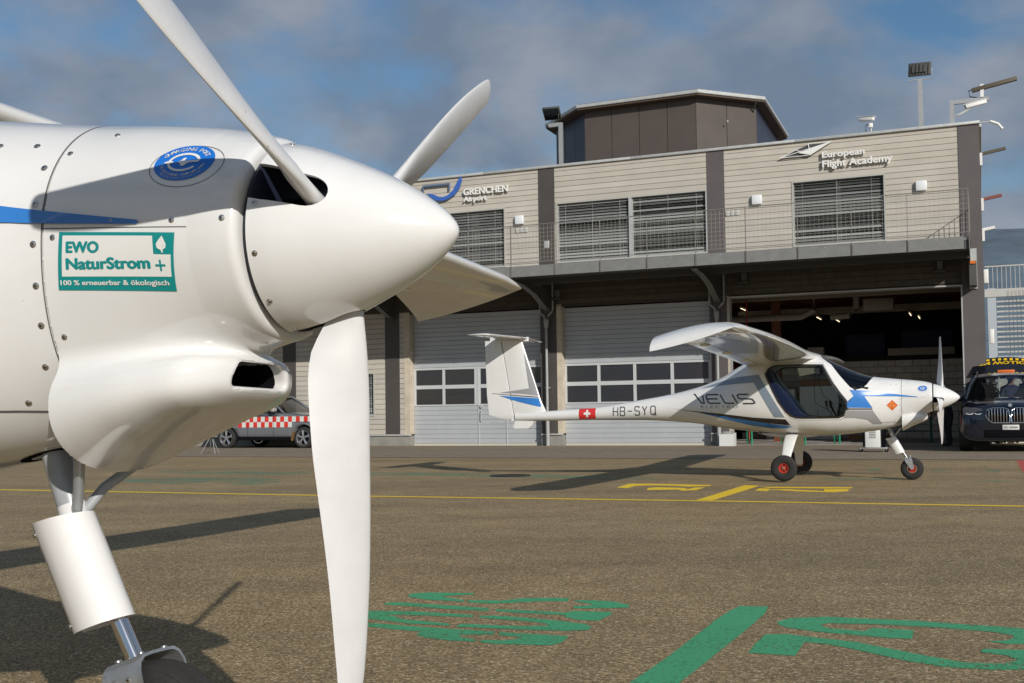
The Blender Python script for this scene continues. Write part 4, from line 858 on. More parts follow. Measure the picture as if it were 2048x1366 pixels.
def surf_screw(parent, x, z, r=.0045, side=-1):
    e = .004; y = float(side_y(x, z)); dyx = (float(side_y(x+e, z))-float(side_y(x-e, z)))/(2*e); dyz = (float(side_y(x, z+e))-float(side_y(x, z-e)))/(2*e)
    n = Vector((-dyx, 1, -dyz)); n.y *= 1; n = Vector((n.x, side*1.0, n.z)) if side > 0 else Vector((n.x, -1, n.z))
    return screw(parent, (x, side*(y+.0006), z), n, r)

# ---------------------------------------------------------------- the two-seat electric aeroplane
def airfoil(n=18, t=.125, camber=.02):
    """closed loop of (c, h): c 0 at leading edge .. 1 trailing edge; upper surface from TE to LE then lower back"""
    xs = [(1-cos(pi*i/n))/2 for i in range(n+1)]
    th = lambda x: 5*t*(.2969*sqrt(x)-.126*x-.3516*x*x+.2843*x**3-.1036*x**4)
    cb = lambda x: camber*4*x*(1-x)
    up = [(x, cb(x)+th(x)) for x in xs[::-1]]; lo = [(x, cb(x)-th(x)) for x in xs[1:]]
    return up + lo
def loft(secs, name, m, parent, angle=40, caps=True, **k):
    bm = bmesh.new(); R_ = [[bm.verts.new(p) for p in s] for s in secs]; n = len(R_[0])
    for A, B in zip(R_, R_[1:]):
        for j in range(n): bm.faces.new((A[j], A[(j+1) % n], B[(j+1) % n], B[j]))
    if caps: bm.faces.new(R_[0]); bm.faces.new(R_[-1][::-1])
    bmesh.ops.recalc_face_normals(bm, faces=bm.faces[:]); return finish(bm, name, m, parent, True, angle, **k)
HUBZ = 1.064
SPIN = [(0, .174), (.03, .1675), (.06, .158), (.1, .1425), (.14, .1255), (.18, .107), (.22, .0855), (.25, .067), (.275, .049), (.295, .0315), (.306, .0195), (.3125, .009), (.3142, .0035)]
_SPC = _pchip(np.array([p[0] for p in SPIN]), np.array([p[1] for p in SPIN]))
def spin_r(x): return float(_ev(_SPC, x))
PHI = .945
def make_blade(parent, phi):
    # span r, chord, leading-edge offset ahead of the pitch axis, thickness ratio
    tab = [(.085, .060, .030, .60), (.125, .062, .031, .50), (.16, .074, .033, .38), (.20, .100, .036, .27), (.26, .114, .039, .20), (.30, .1165, .040, .175), (.37, .117, .040, .15), (.445, .113, .040, .125), (.54, .104, .039, .11), (.63, .0935, .038, .10), (.71, .0825, .036, .095), (.78, .070, .034, .09), (.81, .063, .032, .085), (.825, .052, .027, .085), (.831, .036, .019, .09), (.834, .016, .009, .10)]
    rs = [t[0] for t in tab]; cv = [_pchip(np.array(rs), np.array([t[i] for t in tab])) for i in (1, 2, 3)]
    R_ = list(np.linspace(.085, .78, 30))+[.795, .807, .817, .824, .829, .832, .834]
    rv = Vector((0, sin(phi), cos(phi))); tv = Vector((0, cos(phi), -sin(phi))); xv = Vector((1, 0, 0)); secs = []
    for r in R_:
        c, le, t = [float(_ev(q, r)) for q in cv]; b = math.atan(1.45/(2*pi*max(r, .17)))
        dle = -tv*cos(b)+xv*sin(b); nrm = xv*cos(b)+tv*sin(b); sweep = -.02*max(0, (r-.5)/.32)**2
        af = airfoil(14, t, .03 if r > .2 else .0)
        secs.append([rv*r + xv*(.0887) + dle*(le+sweep - a*c) + nrm*(h*c) for a, h in af])
    bl = loft(secs, 'propeller_blade', BLADE, parent, 50)
    return bl
def make_wing(root, sgn):
    # y, LE x, LE z, chord, TE z
    T = [(0.0, -1.40, 1.625, .95, 1.50), (.45, -1.43, 1.630, .92, 1.512), (.9, -1.455, 1.640, .895, 1.53), (2.6, -1.475, 1.688, .875, 1.590), (3.8, -1.50, 1.702, .85, 1.632), (4.86, -1.54, 1.705, .82, 1.655)]
    c = [_pchip(np.array([t[0] for t in T]), np.array([t[i] for t in T])) for i in (1, 2, 3, 4)]
    af = airfoil(20, .148, .022); secs = []
    for y in list(np.linspace(0, 4.86, 26)):
        xl, zl, ch, zt = [float(_ev(q, y)) for q in c]
        secs.append([(xl-a*ch, sgn*y, zl+(zt-zl)*a+h*ch) for a, h in af])
    # drooped tip: upper skin rolls down to a low edge whose rear corner sweeps aft
    for k_ in (.08, .18, .3, .42, .54, .66, .76, .85, .92, .97, 1.0):
        y = 4.86+.425*k_; xl = -1.54-.05*k_; ch = .82-.043*k_; wt = sqrt(max(0, 1-k_**2.3)); wb = (1-k_)**.8; sc = []
        for n_, (a, h) in enumerate(af):
            ze = 1.688-.275*a+.073*a*a; zw_ = 1.705+(1.655-1.705)*a+h*.82; wgt = wt if n_ <= 20 else wb
            if n_ == 20: wgt = .5*(wt+wb)
            sc.append((xl-a*ch, sgn*y, ze+(zw_-ze)*wgt+(.004 if n_ < 20 and k_ > .95 else 0)))
        secs.append(sc)
    w = loft(secs, 'wing', WHITE, root, 45)
    # flaperon slot line and hinges below the trailing edge
    for y in (1.2, 2.4, 3.6, 4.5):
        xl, zl, ch, zt = [float(_ev(q, y)) for q in c]; x = xl-.80*ch; z = zl+(zt-zl)*.8-.018
        bm = prism_bm([(x+.05, z+.004), (x+.02, z-.012), (x-.05, z-.014), (x-.085, z-.006), (x-.07, z+.006)], sgn*y-.008, sgn*y+.008)
        finish(bm, 'flaperon_hinge', WHITE, w)
    bm = bmesh.new(); ys = np.linspace(.55, 4.8, 12)
    for a, b in zip(ys, ys[1:]):
        q = []
        for y, dd in ((a, .003), (b, .003), (b, -.003), (a, -.003)):
            xl, zl, ch, zt = [float(_ev(s, y)) for s in c]; A = .78
            h = [hh for aa, hh in af[20:] if aa >= A][0]
            q.append((xl-A*ch+dd, sgn*y, zl+(zt-zl)*A+h*ch-.0035))
        bm.faces.new([bm.verts.new(p) for p in q])
    finish(bm, 'flaperon_gap', GAP, w)
    return w
def torus_tyre(name, R_, r, w, parent, c, grooves=0, axis='Y'):
    prof = []; n = 26
    for i in range(n):
        t = 2*pi*i/n; a = w*math.copysign(abs(sin(t))**.75, sin(t)); b = R_-r + r*math.copysign(abs(cos(t))**.85, cos(t))
        prof.append((a, b))
    if grooves:
        prof = []
        for i in range(121):
            t = -pi*.62+2*pi*.62*i/120; a = w*math.copysign(abs(sin(t))**.8, sin(t)); b = R_-r+r*math.copysign(abs(cos(t))**.85, cos(t))
            ph = (a/w)*grooves
            if abs(t) < 1.15 and abs((ph % 1)-.5) > .34: b -= .0035
            prof.append((a, b))
    bm = bmesh.new(); alathe(bm, prof, 'Y', 72, c, close=True); bmesh.ops.recalc_face_normals(bm, faces=bm.faces[:])
    return finish(bm, name, RUBBER, parent, True, 28 if grooves else 50)
def make_wheel(root, c, R_, r, w, grooves=0):
    t = torus_tyre('tyre', R_, r, w, root, c, grooves)
    ri = R_-2*r+.012
    rim = lathe('rim', [(-w*.72, ri+.006), (-w*.72, ri-.006), (-w*.55, ri-.014), (-w*.25, ri-.020), (w*.25, ri-.020), (w*.55, ri-.014), (w*.72, ri-.006), (w*.72, ri+.006), (w*.4, ri+.002), (-w*.4, ri+.002)], REDRIM, t, 'Y', 40, c, close=True)
    bm = bmesh.new()
    for s in (-1, 1):
        for i in range(6):
            a = i*pi/3; p0 = Vector(c)+Vector((cos(a)*.020, s*w*.42, sin(a)*.020)); p1 = Vector(c)+Vector((cos(a)*(ri-.014), s*w*.36, sin(a)*(ri-.014))); atube(bm, [p0, p1], [.0085, .0105], 6)
        alathe(bm, [(s*w*.30, .001), (s*w*.30, .026), (s*w*.52, .024), (s*w*.55, .018), (s*w*.55, .001)], 'Y', 24, c)
    finish(bm, 'spokes', REDRIM, t, True, 40)
    lathe('wheel_nut', [(-w*.9, .004), (-w*.9, .010), (-w*.6, .013), (w*.6, .013), (w*.9, .010), (w*.9, .004)], ALU, t, 'Y', 12, c)
    return t
DOORP = [(-2.074, 1.388), (-2.034, 1.454), (-1.985, 1.485), (-1.923, 1.495), (-1.627, 1.497), (-1.355, 1.492), (-1.216, 1.248), (-1.125, 1.12), (-1.062, 1.043), (-1.040, .985), (-1.040, .925), (-1.062, .869), (-1.095, .832), (-1.150, .813), (-1.343, .809), (-1.60, .808), (-1.68, .812), (-1.745, .835), (-1.801, .887), (-1.892, 1.016), (-1.987, 1.207)]
WSP = [(-1.375, 1.600), (-1.245, 1.500), (-1.150, 1.375), (-1.055, 1.262), (-1.000, 1.200), (-.960, 1.180), (-.905, 1.174), (-.855, 1.186), (-.800, 1.235), (-.765, 1.290), (-.728, 1.338), (-.700, 1.45), (-1.0, 1.70), (-1.36, 1.75)]
def make_plane():
    root = empty('light_aircraft')
    # --- fuselage shell with door and windscreen openings
    xs = [-.387, -.40, -.43]+list(np.arange(-.46, -2.6, -.035))+list(np.arange(-2.6, -5.75, -.07))+[-5.76, -5.79, -5.80]
    fus = finish(tube_mesh(xs, 96), 'fuselage', WHITE, root)
    inner = finish(tube_mesh(list(np.arange(-.74, -2.42, -.05)), 64, .014), 'cut', INT)
    boolean(fus, inner)
    cd = finish(prism_bm(DOORP, -1, 1), 'cut', INT); boolean(fus, cd)
    cw = finish(prism_bm(WSP, -1, 1), 'cut', INT); boolean(fus, cw)
    bm = bmesh.new(); bm.from_mesh(fus.data); bmesh.ops.dissolve_degenerate(bm, edges=bm.edges[:], dist=1e-5)
    for f in bm.faces: f.smooth = True; f.material_index = 0
    bm.normal_update()
    for f in bm.faces:   # inner skin is black trim
        c = f.calc_center_median()
        if -2.43 < c.x < -.73:
            y = float(side_y(c.x, c.z)); zt, zb = sec(c.x)[0], sec(c.x)[1]
            n = f.normal; zw = float(sec(c.x)[2])
            if n.y*c.y+n.z*(c.z-zw) < 0 and ((abs(c.y) < y-.004) or c.z > zt-.003 or False): f.material_index = 1
            if abs(n.x) > .95 and abs(c.y) < .4 and (c.x < -2.35 or c.x > -.76): f.material_index = 1
    for e in bm.edges:
        if len(e.link_faces) == 2: e.smooth = e.calc_face_angle(0) < radians(32)
    bm.to_mesh(fus.data); bm.free(); fus.data.materials.clear(); fus.data.materials.append(WHITE); fus.data.materials.append(INT)
    # --- glazing
    def glaze(name, poly, m, o1, o2, x0, x1):
        a = finish(tube_mesh(list(np.arange(x0, x1, -.03)), 96, o1), name, m, root); b = finish(tube_mesh(list(np.arange(x0+.02, x1-.02, -.03)), 96, o2), 'cut', INT)
        boolean(a, b); c_ = finish(prism_bm(poly, -1, 1), 'cut', INT); boolean(a, c_, 'INTERSECT')
        for p in a.data.polygons: p.use_smooth = True
        bm = bmesh.new(); bm.from_mesh(a.data)
        for e in bm.edges:
            if len(e.link_faces) == 2: e.smooth = e.calc_face_angle(0) < radians(32)
        bm.to_mesh(a.data); bm.free(); a.data.materials.clear(); a.data.materials.append(m); return a
    glaze('windscreen', WSP, WSGLASS, .0025, .0065, -.66, -1.45)
    glaze('door_window', DOORP, DOORGLASS, .0035, .0075, -1.0, -2.12)
    stroke_decal('door_seal', [DOORP+[DOORP[0]]], .026, BLK, fus, off=.0018, both=True)
    stroke_decal('door_rim', [[(p[0]+(p[0]+1.55)*.045, p[1]+(p[1]-1.15)*.09) for p in DOORP]+[((DOORP[0][0]+(DOORP[0][0]+1.55)*.045), DOORP[0][1]+(DOORP[0][1]-1.15)*.09)]], .004, GAP, fus, off=.0012, both=True)
    # --- cockpit
    flr = box('cockpit_floor', -2.2, -.85, -.26, .26, .70, .72, INT, root)
    for s in (-1, 1):
        seat = prism('seat', [(-1.28, .72), (-1.25, .80), (-1.62, .84), (-1.98, 1.30), (-2.03, 1.44), (-2.10, 1.44), (-2.06, 1.25), (-1.74, .72)], s*.225-.175, s*.225+.175, DKBLUE, root, bev=.02)
    prism('instrument_panel', [(-1.02, .98), (-1.0, 1.20), (-.93, 1.21), (-.86, 1.0)], -.40, .40, INT, root, bev=.01)
    prism('glare_shield', [(-1.04, 1.20), (-1.02, 1.225), (-.78, 1.20), (-.78, 1.18)], -.36, .36, INT, root)
    loft([ring(x_, 48, .03) for x_ in (-2.16, -2.13)], 'rear_bulkhead', DKBLUE, root)
    for s in (-1, 1):
        tube('control_stick', [(-1.22, s*.25, .69), (-1.25, s*.25, .85), (-1.31, s*.25, .95), (-1.32, s*.25, 1.03)], [.010, .010, .016, .019], INT, root, 10)
    tube('power_lever', [(-1.22, 0, .72), (-1.18, 0, .92), (-1.16, 0, .99)], [.012, .010, .02], INT, root, 8)
    tube('cable', [(-1.44, -.05, 1.52), (-1.43, -.06, 1.3), (-1.38, -.05, 1.1), (-1.24, -.03, .98), (-1.28, -.02, .86)], .004, INT, root, 6)
    tube('cable', [(-1.46, .02, 1.52), (-1.50, .02, 1.2), (-1.49, .02, 1.0), (-1.32, .02, .9)], .004, INT, root, 6)
    lathe('headset', [(-.03, .02), (-.03, .055), (.0, .062), (.03, .055), (.03, .02)], INT, root, 'Y', 20, (-1.40, -.30, 1.43))
    # --- nose cowl
    P, Fc = surface_net(cowl_f, (-.386, -.26, .60), (-.004, .26, 1.34), .0048)
    bm = bmesh.new(); vs = [bm.verts.new(p) for p in P]
    for q in Fc:
        try: bm.faces.new([vs[i] for i in q])
        except ValueError: pass
    bm.normal_update()
    for f in bm.faces:
        f.smooth = True; c = f.calc_center_median()
        if c.x < -.105 and abs(c.y) < .09 and .785 < c.z < .84 and cowl_f(np.array([c.x]), np.array([c.y]), np.array([c.z]))[0] > -.01:
            # faces of the pocket point inwards
            if f.normal.y*c.y + f.normal.z*(c.z-.815) < 0 or abs(f.normal.x) > .8: f.material_index = 1
    for e in bm.edges:
        if len(e.link_faces) == 2: e.smooth = e.calc_face_angle(0) < radians(50)
    bmesh.ops.recalc_face_normals(bm, faces=bm.faces[:])
    cowl = finish(bm, 'engine_cowl', [WHITE, BLACK], root)
    stroke_decal('cowl_seam', [[(-.386, 1.0675), (-.30, 1.065), (-.20, 1.062), (-.1, 1.059)]], .0016, GAP, cowl, off=.0006, dx=.02)
    stroke_decal('belly_seam', [[(-.39, .7475), (-.50, .747), (-.70, .742)]], .0035, GAP, fus, off=.0010, dx=.02)
    bm = bmesh.new(); A = ring(-.386, 96, -.0006); B = ring(-.3885, 96, -.0006)
    va = [bm.verts.new(p) for p in A]; vb = [bm.verts.new(p) for p in B]
    for j in range(96): bm.faces.new((va[j], va[(j+1) % 96], vb[(j+1) % 96], vb[j]))
    finish(bm, 'firewall_seam', GAP, cowl)
    # charging hatch outline and sticker
    cx, cz = -.1225, 1.171
    def ell(rx, rz, n=48, ox=0, oz=0): return [(cx+ox+rx*cos(2*pi*i/n), cz+oz+rz*sin(2*pi*i/n)) for i in range(n)]
    e = ell(.067, .041); stroke_decal('charging_hatch', [e+[e[0], e[1]]], .0011, GAP, cowl, off=.0008, dx=.01, dz=.008, both=False)
    dec = decal('charging_sticker', ell(.0545, .0355, 48, -.006, .006), mat('sticker_blue', (.012, .16, .60), .3, coat=.6), cowl, off=.0012, dx=.012, dz=.008, both=False)
    ox, oz = cx-.006, cz+.006
    def arc(rx, rz, a0, a1, n=20): return [(ox+rx*cos(radians(a0+(a1-a0)*i/n)), oz+rz*sin(radians(a0+(a1-a0)*i/n))) for i in range(n+1)]
    stroke_decal('emblem', [arc(.027, .0165, 5, 325, 30), [(ox-.001, oz), (ox+.0265, oz+.0015)]], .0042, STWHITE, cowl, off=.0022, dx=.01, dz=.006)
    decal('emblem', [(ox-.012, oz), (ox-.006, oz+.0025), (ox-.002, oz+.008), (ox+.003, oz+.008), (ox+.001, oz+.0025), (ox+.010, oz+.002), (ox+.010, oz-.002), (ox+.001, oz-.0025), (ox+.003, oz-.008), (ox-.002, oz-.008), (ox-.006, oz-.0025)], STWHITE, cowl, off=.0024, dx=.006, dz=.004, both=False)
    decal('emblem', [(ox-.037, oz-.0005), (ox-.030, oz+.0026), (ox-.022, oz+.0026), (ox-.017, oz-.0005), (ox-.022, oz-.003), (ox-.030, oz-.003)], STWHITE, cowl, off=.0024, dx=.006, dz=.004, both=False)
    def arc_text(s, rx, rz, a0, a1, h, flip=False, sq=1.0):
        n = len(s)
        for i, ch in enumerate(s):
            if ch == ' ': continue
            a = radians(a0+(a1-a0)*(i+.5)/n); px, pz = ox+rx*cos(a), oz+rz*sin(a)
            tg = Vector((-rx*sin(a), rz*cos(a))); tg = tg if flip else -tg; th_ = atan2(tg.y, tg.x)
            me = text_mesh(ch, 1, res=1, bold=.012)
            if not len(me.vertices): continue
            co = np.array([v.co[:] for v in me.vertices]); mxx = (co[:, 0].max()+co[:, 0].min())/2
            for v in me.vertices:
                u, w_ = (v.co.x-mxx)*h*1.25, (v.co.y-.35)*h*sq
                v.co = (px+u*cos(th_)-w_*sin(th_), 0, pz+u*sin(th_)+w_*cos(th_))
            yield me
    def join_text(name, gen):
        bm = bmesh.new()
        for me in gen: bm.from_mesh(me); bpy.data.meshes.remove(me)
        me = bpy.data.meshes.new('t'); bm.to_mesh(me); bm.free(); return decal_mesh(name, me, STWHITE, cowl, .0022, dx=.012, dz=.008)
    join_text('lettering', arc_text('CHARGING PORT', .0435, .0268, 155, 25, .0105))
    join_text('lettering', arc_text('USE DEDICATED CHARGER ONLY', .0395, .0255, 190, 350, .0066, True))
    join_text('lettering', arc_text('www.pipistrel-aircraft.com', .047, .0305, 222, 322, .0052, True))
    # long blue dart on the nose, zig-zag behind it
    decal('blue_stripe', [(-1.007, 1.167), (-.889, 1.158), (-.669, 1.136), (-.45, 1.107), (-.195, 1.0745), (-.190, 1.071), (-.195, 1.0675), (-.45, 1.079), (-.83, 1.083), (-.733, .932), (-1.038, .937), (-1.037, 1.009), (-.912, 1.009)], BLUE, fus, both=True, off=.003)
    decal('black_stripe', [(-1.042, .928), (-.738, .926), (-.732, .910), (-1.045, .912)], BLK, fus, off=.003)
    decal('grey_stripe', [(-1.054, .903), (-.731, .901), (-.624, .726), (-.735, .724), (-.802, .780), (-.867, .801), (-.95, .804), (-1.085, .805), (-1.063, .852)], GREY, fus, off=.003)
    decal('black_stripe', [(-3.392, .935), (-3.118, .902), (-2.675, .860), (-2.246, .812), (-1.811, .788), (-1.755, .710), (-2.115, .744), (-2.534, .804), (-2.971, .874)], BLK, fus, off=.003)
    decal('blue_stripe', [(-3.03, .881), (-2.678, .832), (-2.252, .764), (-1.98, .724), (-1.757, .698), (-1.744, .690), (-1.814, .669), (-1.991, .668), (-2.264, .701), (-2.682, .804)], BLUE, fus, off=.003)
    decal('grey_stripe', [(-2.991, 1.205), (-2.758, 1.285), (-2.465, 1.352), (-2.16, 1.380), (-2.115, 1.30), (-1.823, .815), (-1.956, .815), (-2.226, 1.275), (-2.531, 1.258), (-2.759, 1.237)], mat('stripe_greyblue', (.20, .25, .31), .25, coat=.8), fus, off=.003)
    # VELIS ELECTRO
    def ital(pts, x0, w_, z0=1.003, h=.118, sh=-.035): return [(x0+a*w_+sh*(1-b)*-1*0+(1-b)*.045, z0+b*h) for a, b in pts]
    L = [ital([(0, 1), (.62, 0), (.62, 0), (1, 1)][:2], -3.085, .20), ital([(0, 0), (0, .78)], -2.958+.03, .1)]
    L = [[(-3.088, 1.128), (-3.070, 1.126), (-2.962, 1.006), (-2.925, 1.006), (-2.955, 1.110)],
         [(-2.726, 1.121), (-2.880, 1.121), (-2.906, 1.106), (-2.890, 1.060), (-2.868, 1.016), (-2.845, 1.004), (-2.690, 1.004)], [(-2.885, 1.063), (-2.735, 1.063)],
         [(-2.700, 1.121), (-2.635, 1.014), (-2.612, 1.003), (-2.492, 1.003)],
         [(-2.528, 1.121), (-2.448, 1.000)],
         [(-2.300, 1.120), (-2.435, 1.120), (-2.455, 1.104), (-2.430, 1.066), (-2.405, 1.060), (-2.270, 1.060), (-2.238, 1.048), (-2.208, 1.008), (-2.226, .997), (-2.375, .997)]]
    stroke_decal('brand_lettering', L, .0185, BLK, fus, off=.0034)
    text_decal('lettering', 'ELECTRO', (-2.975, .938), .53, BLUEGREY, fus, height=.036, space=1.35)
    # --- spinner with blade openings
    prof = [(0, .166), (0, .174)]+[(x, spin_r(x)) for x in np.linspace(.006, .30, 44)]+[(.304, .0215), (.308, .0170), (.3115, .0112), (.3135, .0065), (.3142, .002)]
    inn = [(.300, .002), (.29, .028), (.25, .060), (.2, .0915), (.14, .120), (.1, .137), (.05, .155), (.003, .1655)]
    sp = lathe('spinner', [(a, b) for a, b in prof+inn], WHITE, root, 'X', 160, (0, 0, 0), caps=False, close=True)
    sp.location = (0, 0, HUBZ)
    for ph in (PHI, PHI+2*pi/3, PHI-2*pi/3):
        # opening: round at the front, flared to the rear rim; in the tangent plane (x, t)
        pts = [(-.02, -.046), (.006, -.046), (.020, -.044), (.040, -.040), (.062, -.035)]
        for i in range(13):
            a = -pi/2+pi*i/12; pts.append((.086+.040*cos(a), .032*sin(a)))
        pts += [(.062, .031), (.040, .0305), (.020, .030), (.008, .0285), (-.02, .027)]
        bm = bmesh.new(); rv = Vector((0, sin(ph), cos(ph))); tv = Vector((0, cos(ph), -sin(ph)))
        A = [bm.verts.new(Vector((x, 0, 0))+tv*(-t)+rv*.05) for x, t in pts]; B = [bm.verts.new(Vector((x, 0, 0))+tv*(-t)+rv*.3) for x, t in pts]
        bm.faces.new(A); bm.faces.new(B[::-1])
        for i in range(len(A)): j = (i+1) % len(A); bm.faces.new((A[i], B[i], B[j], A[j]))
        bmesh.ops.recalc_face_normals(bm, faces=bm.faces[:]); ct = finish(bm, 'cut', INT); ct.location = (0, 0, HUBZ)
        bpy.context.view_layer.update(); boolean(sp, ct)
    bm = bmesh.new(); bm.from_mesh(sp.data); bmesh.ops.dissolve_degenerate(bm, edges=bm.edges[:], dist=1e-5)
    for f in bm.faces: f.smooth = True; f.material_index = 0
    bm.normal_update()
    for f in bm.faces:
        c = f.calc_center_median(); rr = hypot(c.y, c.z)
        if f.normal.y*c.y+f.normal.z*c.z < -.3*rr and rr < spin_r(c.x)-.002: f.material_index = 1
    for e in bm.edges:
        if len(e.link_faces) == 2: e.smooth = e.calc_face_angle(0) < radians(30)
    bm.to_mesh(sp.data); bm.free(); sp.data.materials.clear(); sp.data.materials.append(WHITE); sp.data.materials.append(BLACK)
    for ph in (PHI, PHI+2*pi/3, PHI-2*pi/3): make_blade(sp, ph)
    lathe('hub', [(.0, .01), (.0, .075), (.12, .075), (.14, .05), (.14, .01)], BLACK, sp, 'X', 32)
    lathe('spinner_backplate', [(-.010, .02), (-.010, .166), (-.002, .168), (.001, .160), (.001, .02)], SOOT, sp, 'X', 96)
    for (x, y, z) in ((.013, -.175, 1.100), (.013, -.169, 1.012), (.013, -.118, .936), (.013, -.034, .894), (.013, -.056, 1.227), (.013, .12, 1.19), (.013, .17, 1.08), (.013, .12, .94)):
        a = atan2(z-HUBZ, y); r = spin_r(.013)+.0004; screw(sp, (.013, r*cos(a), r*sin(a)), (.2, cos(a), sin(a)), .0040)
    for x, z in ((-.371, 1.211), (-.307, 1.251), (-.367, 1.082), (-.246, 1.076), (-.128, 1.072), (-.035, 1.072), (-.365, 1.051), (-.364, .878), (-.374, .798)): surf_screw(cowl, x, z, .0042)
    for x, z in ((-.448, 1.231), (-.407, 1.182), (-.404, 1.112), (-.403, 1.04), (-.401, .967), (-.402, .898), (-.416, .826), (-.474, .762), (-.516, 1.232)): surf_screw(fus, x, z, .0048)
    for z in np.arange(.78, 1.22, .075): surf_screw(fus, -.658, float(z), .004)
    for x in (-.62, -.57): surf_screw(fus, float(x), 1.245, .0035)
    # --- wings
    for s in (-1, 1): make_wing(root, s)
    # wing root fairing hump over the cabin
    # --- tail
    def fin_sec(x0, x1, z, t): return [(x0+(x1-x0)*(1-a), h*t, z) for a, h in [(p[0], p[1]*8) for p in airfoil(12, .125, 0)]]
    zs = [.80, .9, 1.05, 1.3, 1.6, 1.9, 1.955]
    def finx(z): return -5.345-(z-.90)*.333, -6.235-(z-.86)*.048
    secs = []
    for z in zs:
        xl, xt = finx(z); xl += .10*max(0, (1.0-z)/.2)**2 if z < 1.0 else 0; hl = -5.81-(z-.797)*.178
        secs.append([(xl-a*(xl-hl)/.72, h*.62*(1 if z < 1.9 else .9), z) for a, h in airfoil(28, .11, 0) if a <= .74])
    fin = loft(secs, 'tail_fin', WHITE, root, 35)
    secs = []
    for z, xb in ((.765, -5.86), (.80, -6.05), (.853, -6.229), (1.0, -6.245), (1.149, -6.262), (1.6, -6.278), (1.955, -6.29)):
        hl = -5.818-(z-.797)*.178; secs.append([(hl, .0, z), (hl-.008, .022, z), (hl-.05, .024, z), (xb, .003, z), (xb, -.003, z), (hl-.05, -.024, z), (hl-.008, -.022, z)])
    rud = loft(secs, 'rudder', WHITE, root, 30)
    tube('rudder_hinge', [(-5.816, 0, .80), (-6.02, 0, 1.95)], .006, mat('hinge_brown', (.12, .09, .05), .6), root, 6)
    def fin_side(poly, m, name, par=fin, off=.048):
        bm = bmesh.new()
        for s in (-1, 1):
            b = [bm.verts.new((x, s*off_, z)) for x, z, off_ in poly]
            f = bm.faces.new(b); 
        finish(bm, name, m, par)
    def fy(x, z):
        xl, xt = finx(z); hl = -5.81-(z-.797)*.178
        if x > hl:
            a = min(.74, max(0.001, (xl-x)/(xl-hl)*.72)); th = lambda q: 5*.11*(.2969*sqrt(q)-.126*q-.3516*q*q+.2843*q**3-.1036*q**4); return th(a)*.62+.0035
        t = (hl-x)/(hl-xt); return .024*(1-t)+.004+.003
    def fin_decal(poly, m, name):
        bm = bmesh.new()
        for s in (-1, 1):
            b = bmesh.new(); f = b.faces.new([b.verts.new((x, 0, z)) for x, z in poly]); bmesh.ops.triangulate(b, faces=[f])
            for xx in np.arange(-6.3, -5.3, .04): bmesh.ops.bisect_plane(b, geom=b.verts[:]+b.edges[:]+b.faces[:], plane_co=(xx, 0, 0), plane_no=(1, 0, 0))
            for zz in np.arange(.9, 1.9, .06): bmesh.ops.bisect_plane(b, geom=b.verts[:]+b.edges[:]+b.faces[:], plane_co=(0, 0, zz), plane_no=(0, 0, 1))
            for v in b.verts: v.co.y = s*fy(v.co.x, v.co.z)
            t = bpy.data.meshes.new('t'); b.to_mesh(t); b.free(); bm.from_mesh(t); bpy.data.meshes.remove(t)
        finish(bm, name, m, fin, True)
    LG = mat('stripe_lightgrey', (.45, .45, .46), .25, coat=.8)
    fin_decal([(-6.275, 1.70), (-6.275, 1.91), (-6.10, 1.93)], LG, 'grey_stripe') if False else None
    fin_decal([(-5.66, 1.78), (-5.575, 1.24), (-6.054, 1.179), (-5.70, 1.165), (-5.43, 1.130), (-5.50, 1.33)], GREY, 'grey_stripe')
    fin_decal([(-6.172, 1.172), (-5.437, 1.116), (-5.430, 1.102), (-6.172, 1.166)], BLK, 'black_stripe')
    fin_decal([(-6.066, 1.138), (-5.428, 1.092), (-5.385, .960), (-5.75, 1.045)], BLUE, 'blue_stripe')
    af = airfoil(14, .09, 0); secs = []
    for y in (-1.09, -1.075, -1.05, -.7, -.35, 0, .35, .7, 1.05, 1.075, 1.09):
        t = abs(y)/1.09; xl = -5.60-.17*t-(.10 if abs(y) > 1.08 else (.03 if abs(y) > 1.06 else 0)); xt = -6.12+.01*t; e = .35 if abs(y) > 1.08 else 1
        secs.append([(xl-a*(xl-xt), y, 1.985+h*(xl-xt)*e) for a, h in af])
    loft(secs, 'tailplane', WHITE, root, 40)
    loft([[(-5.58-.01-a*.62, s*.06*h*6, z) for a, h in af for s in (1,)] for z in (1.94, 1.965, 1.99, 2.0)], 'tailplane_fairing', WHITE, root, 40)
    prism('tail_skid', [(-5.80, .775), (-5.50, .775), (-5.535, .70), (-5.60, .648), (-5.815, .643), (-5.85, .665)], -.012, .012, WHITE, root, bev=.004)
    # --- main gear
    for s in (-1, 1):
        path = [(-1.76, .18, .600, .085), (-1.765, .34, .560, .080), (-1.775, .46, .47, .074), (-1.79, .58, .34, .062), (-1.80, .685, .19, .052), (-1.80, .70, .155, .050)]
        secs = []
        for x, y, z, w_ in path:
            secs.append([(x+w_*cos(2*pi*i/20), s*(y+.012*sin(2*pi*i/20)*1.0), z+.010*sin(2*pi*i/20)) for i in range(20)])
        loft(secs, 'gear_leg', WHITE, root, 60)
        g = bpy.data.objects.new('main_wheel', None)
        wh = make_wheel(root, (-1.7976, s*.79, .167), .167, .058, .056); wh.name = 'main_wheel'
        box('brake_caliper', -1.84, -1.76, s*.715-.015, s*.715+.015, .12, .21, ALU, wh, bev=.006)
    prism('belly_fairing', [(-2.25, .60), (-2.05, .555), (-1.80, .535), (-1.55, .545), (-1.38, .575), (-1.38, .60)], -.16, .16, WHITE, root, bev=.015)
    # --- nose gear
    A0, A1 = Vector((-.560, 0, .700)), Vector((-.352, 0, .300)); ax = (A1-A0).normalized()
    up = [tuple(A0), tuple(A0+(Vector((-.505, 0, .555))-A0)*1.0)]
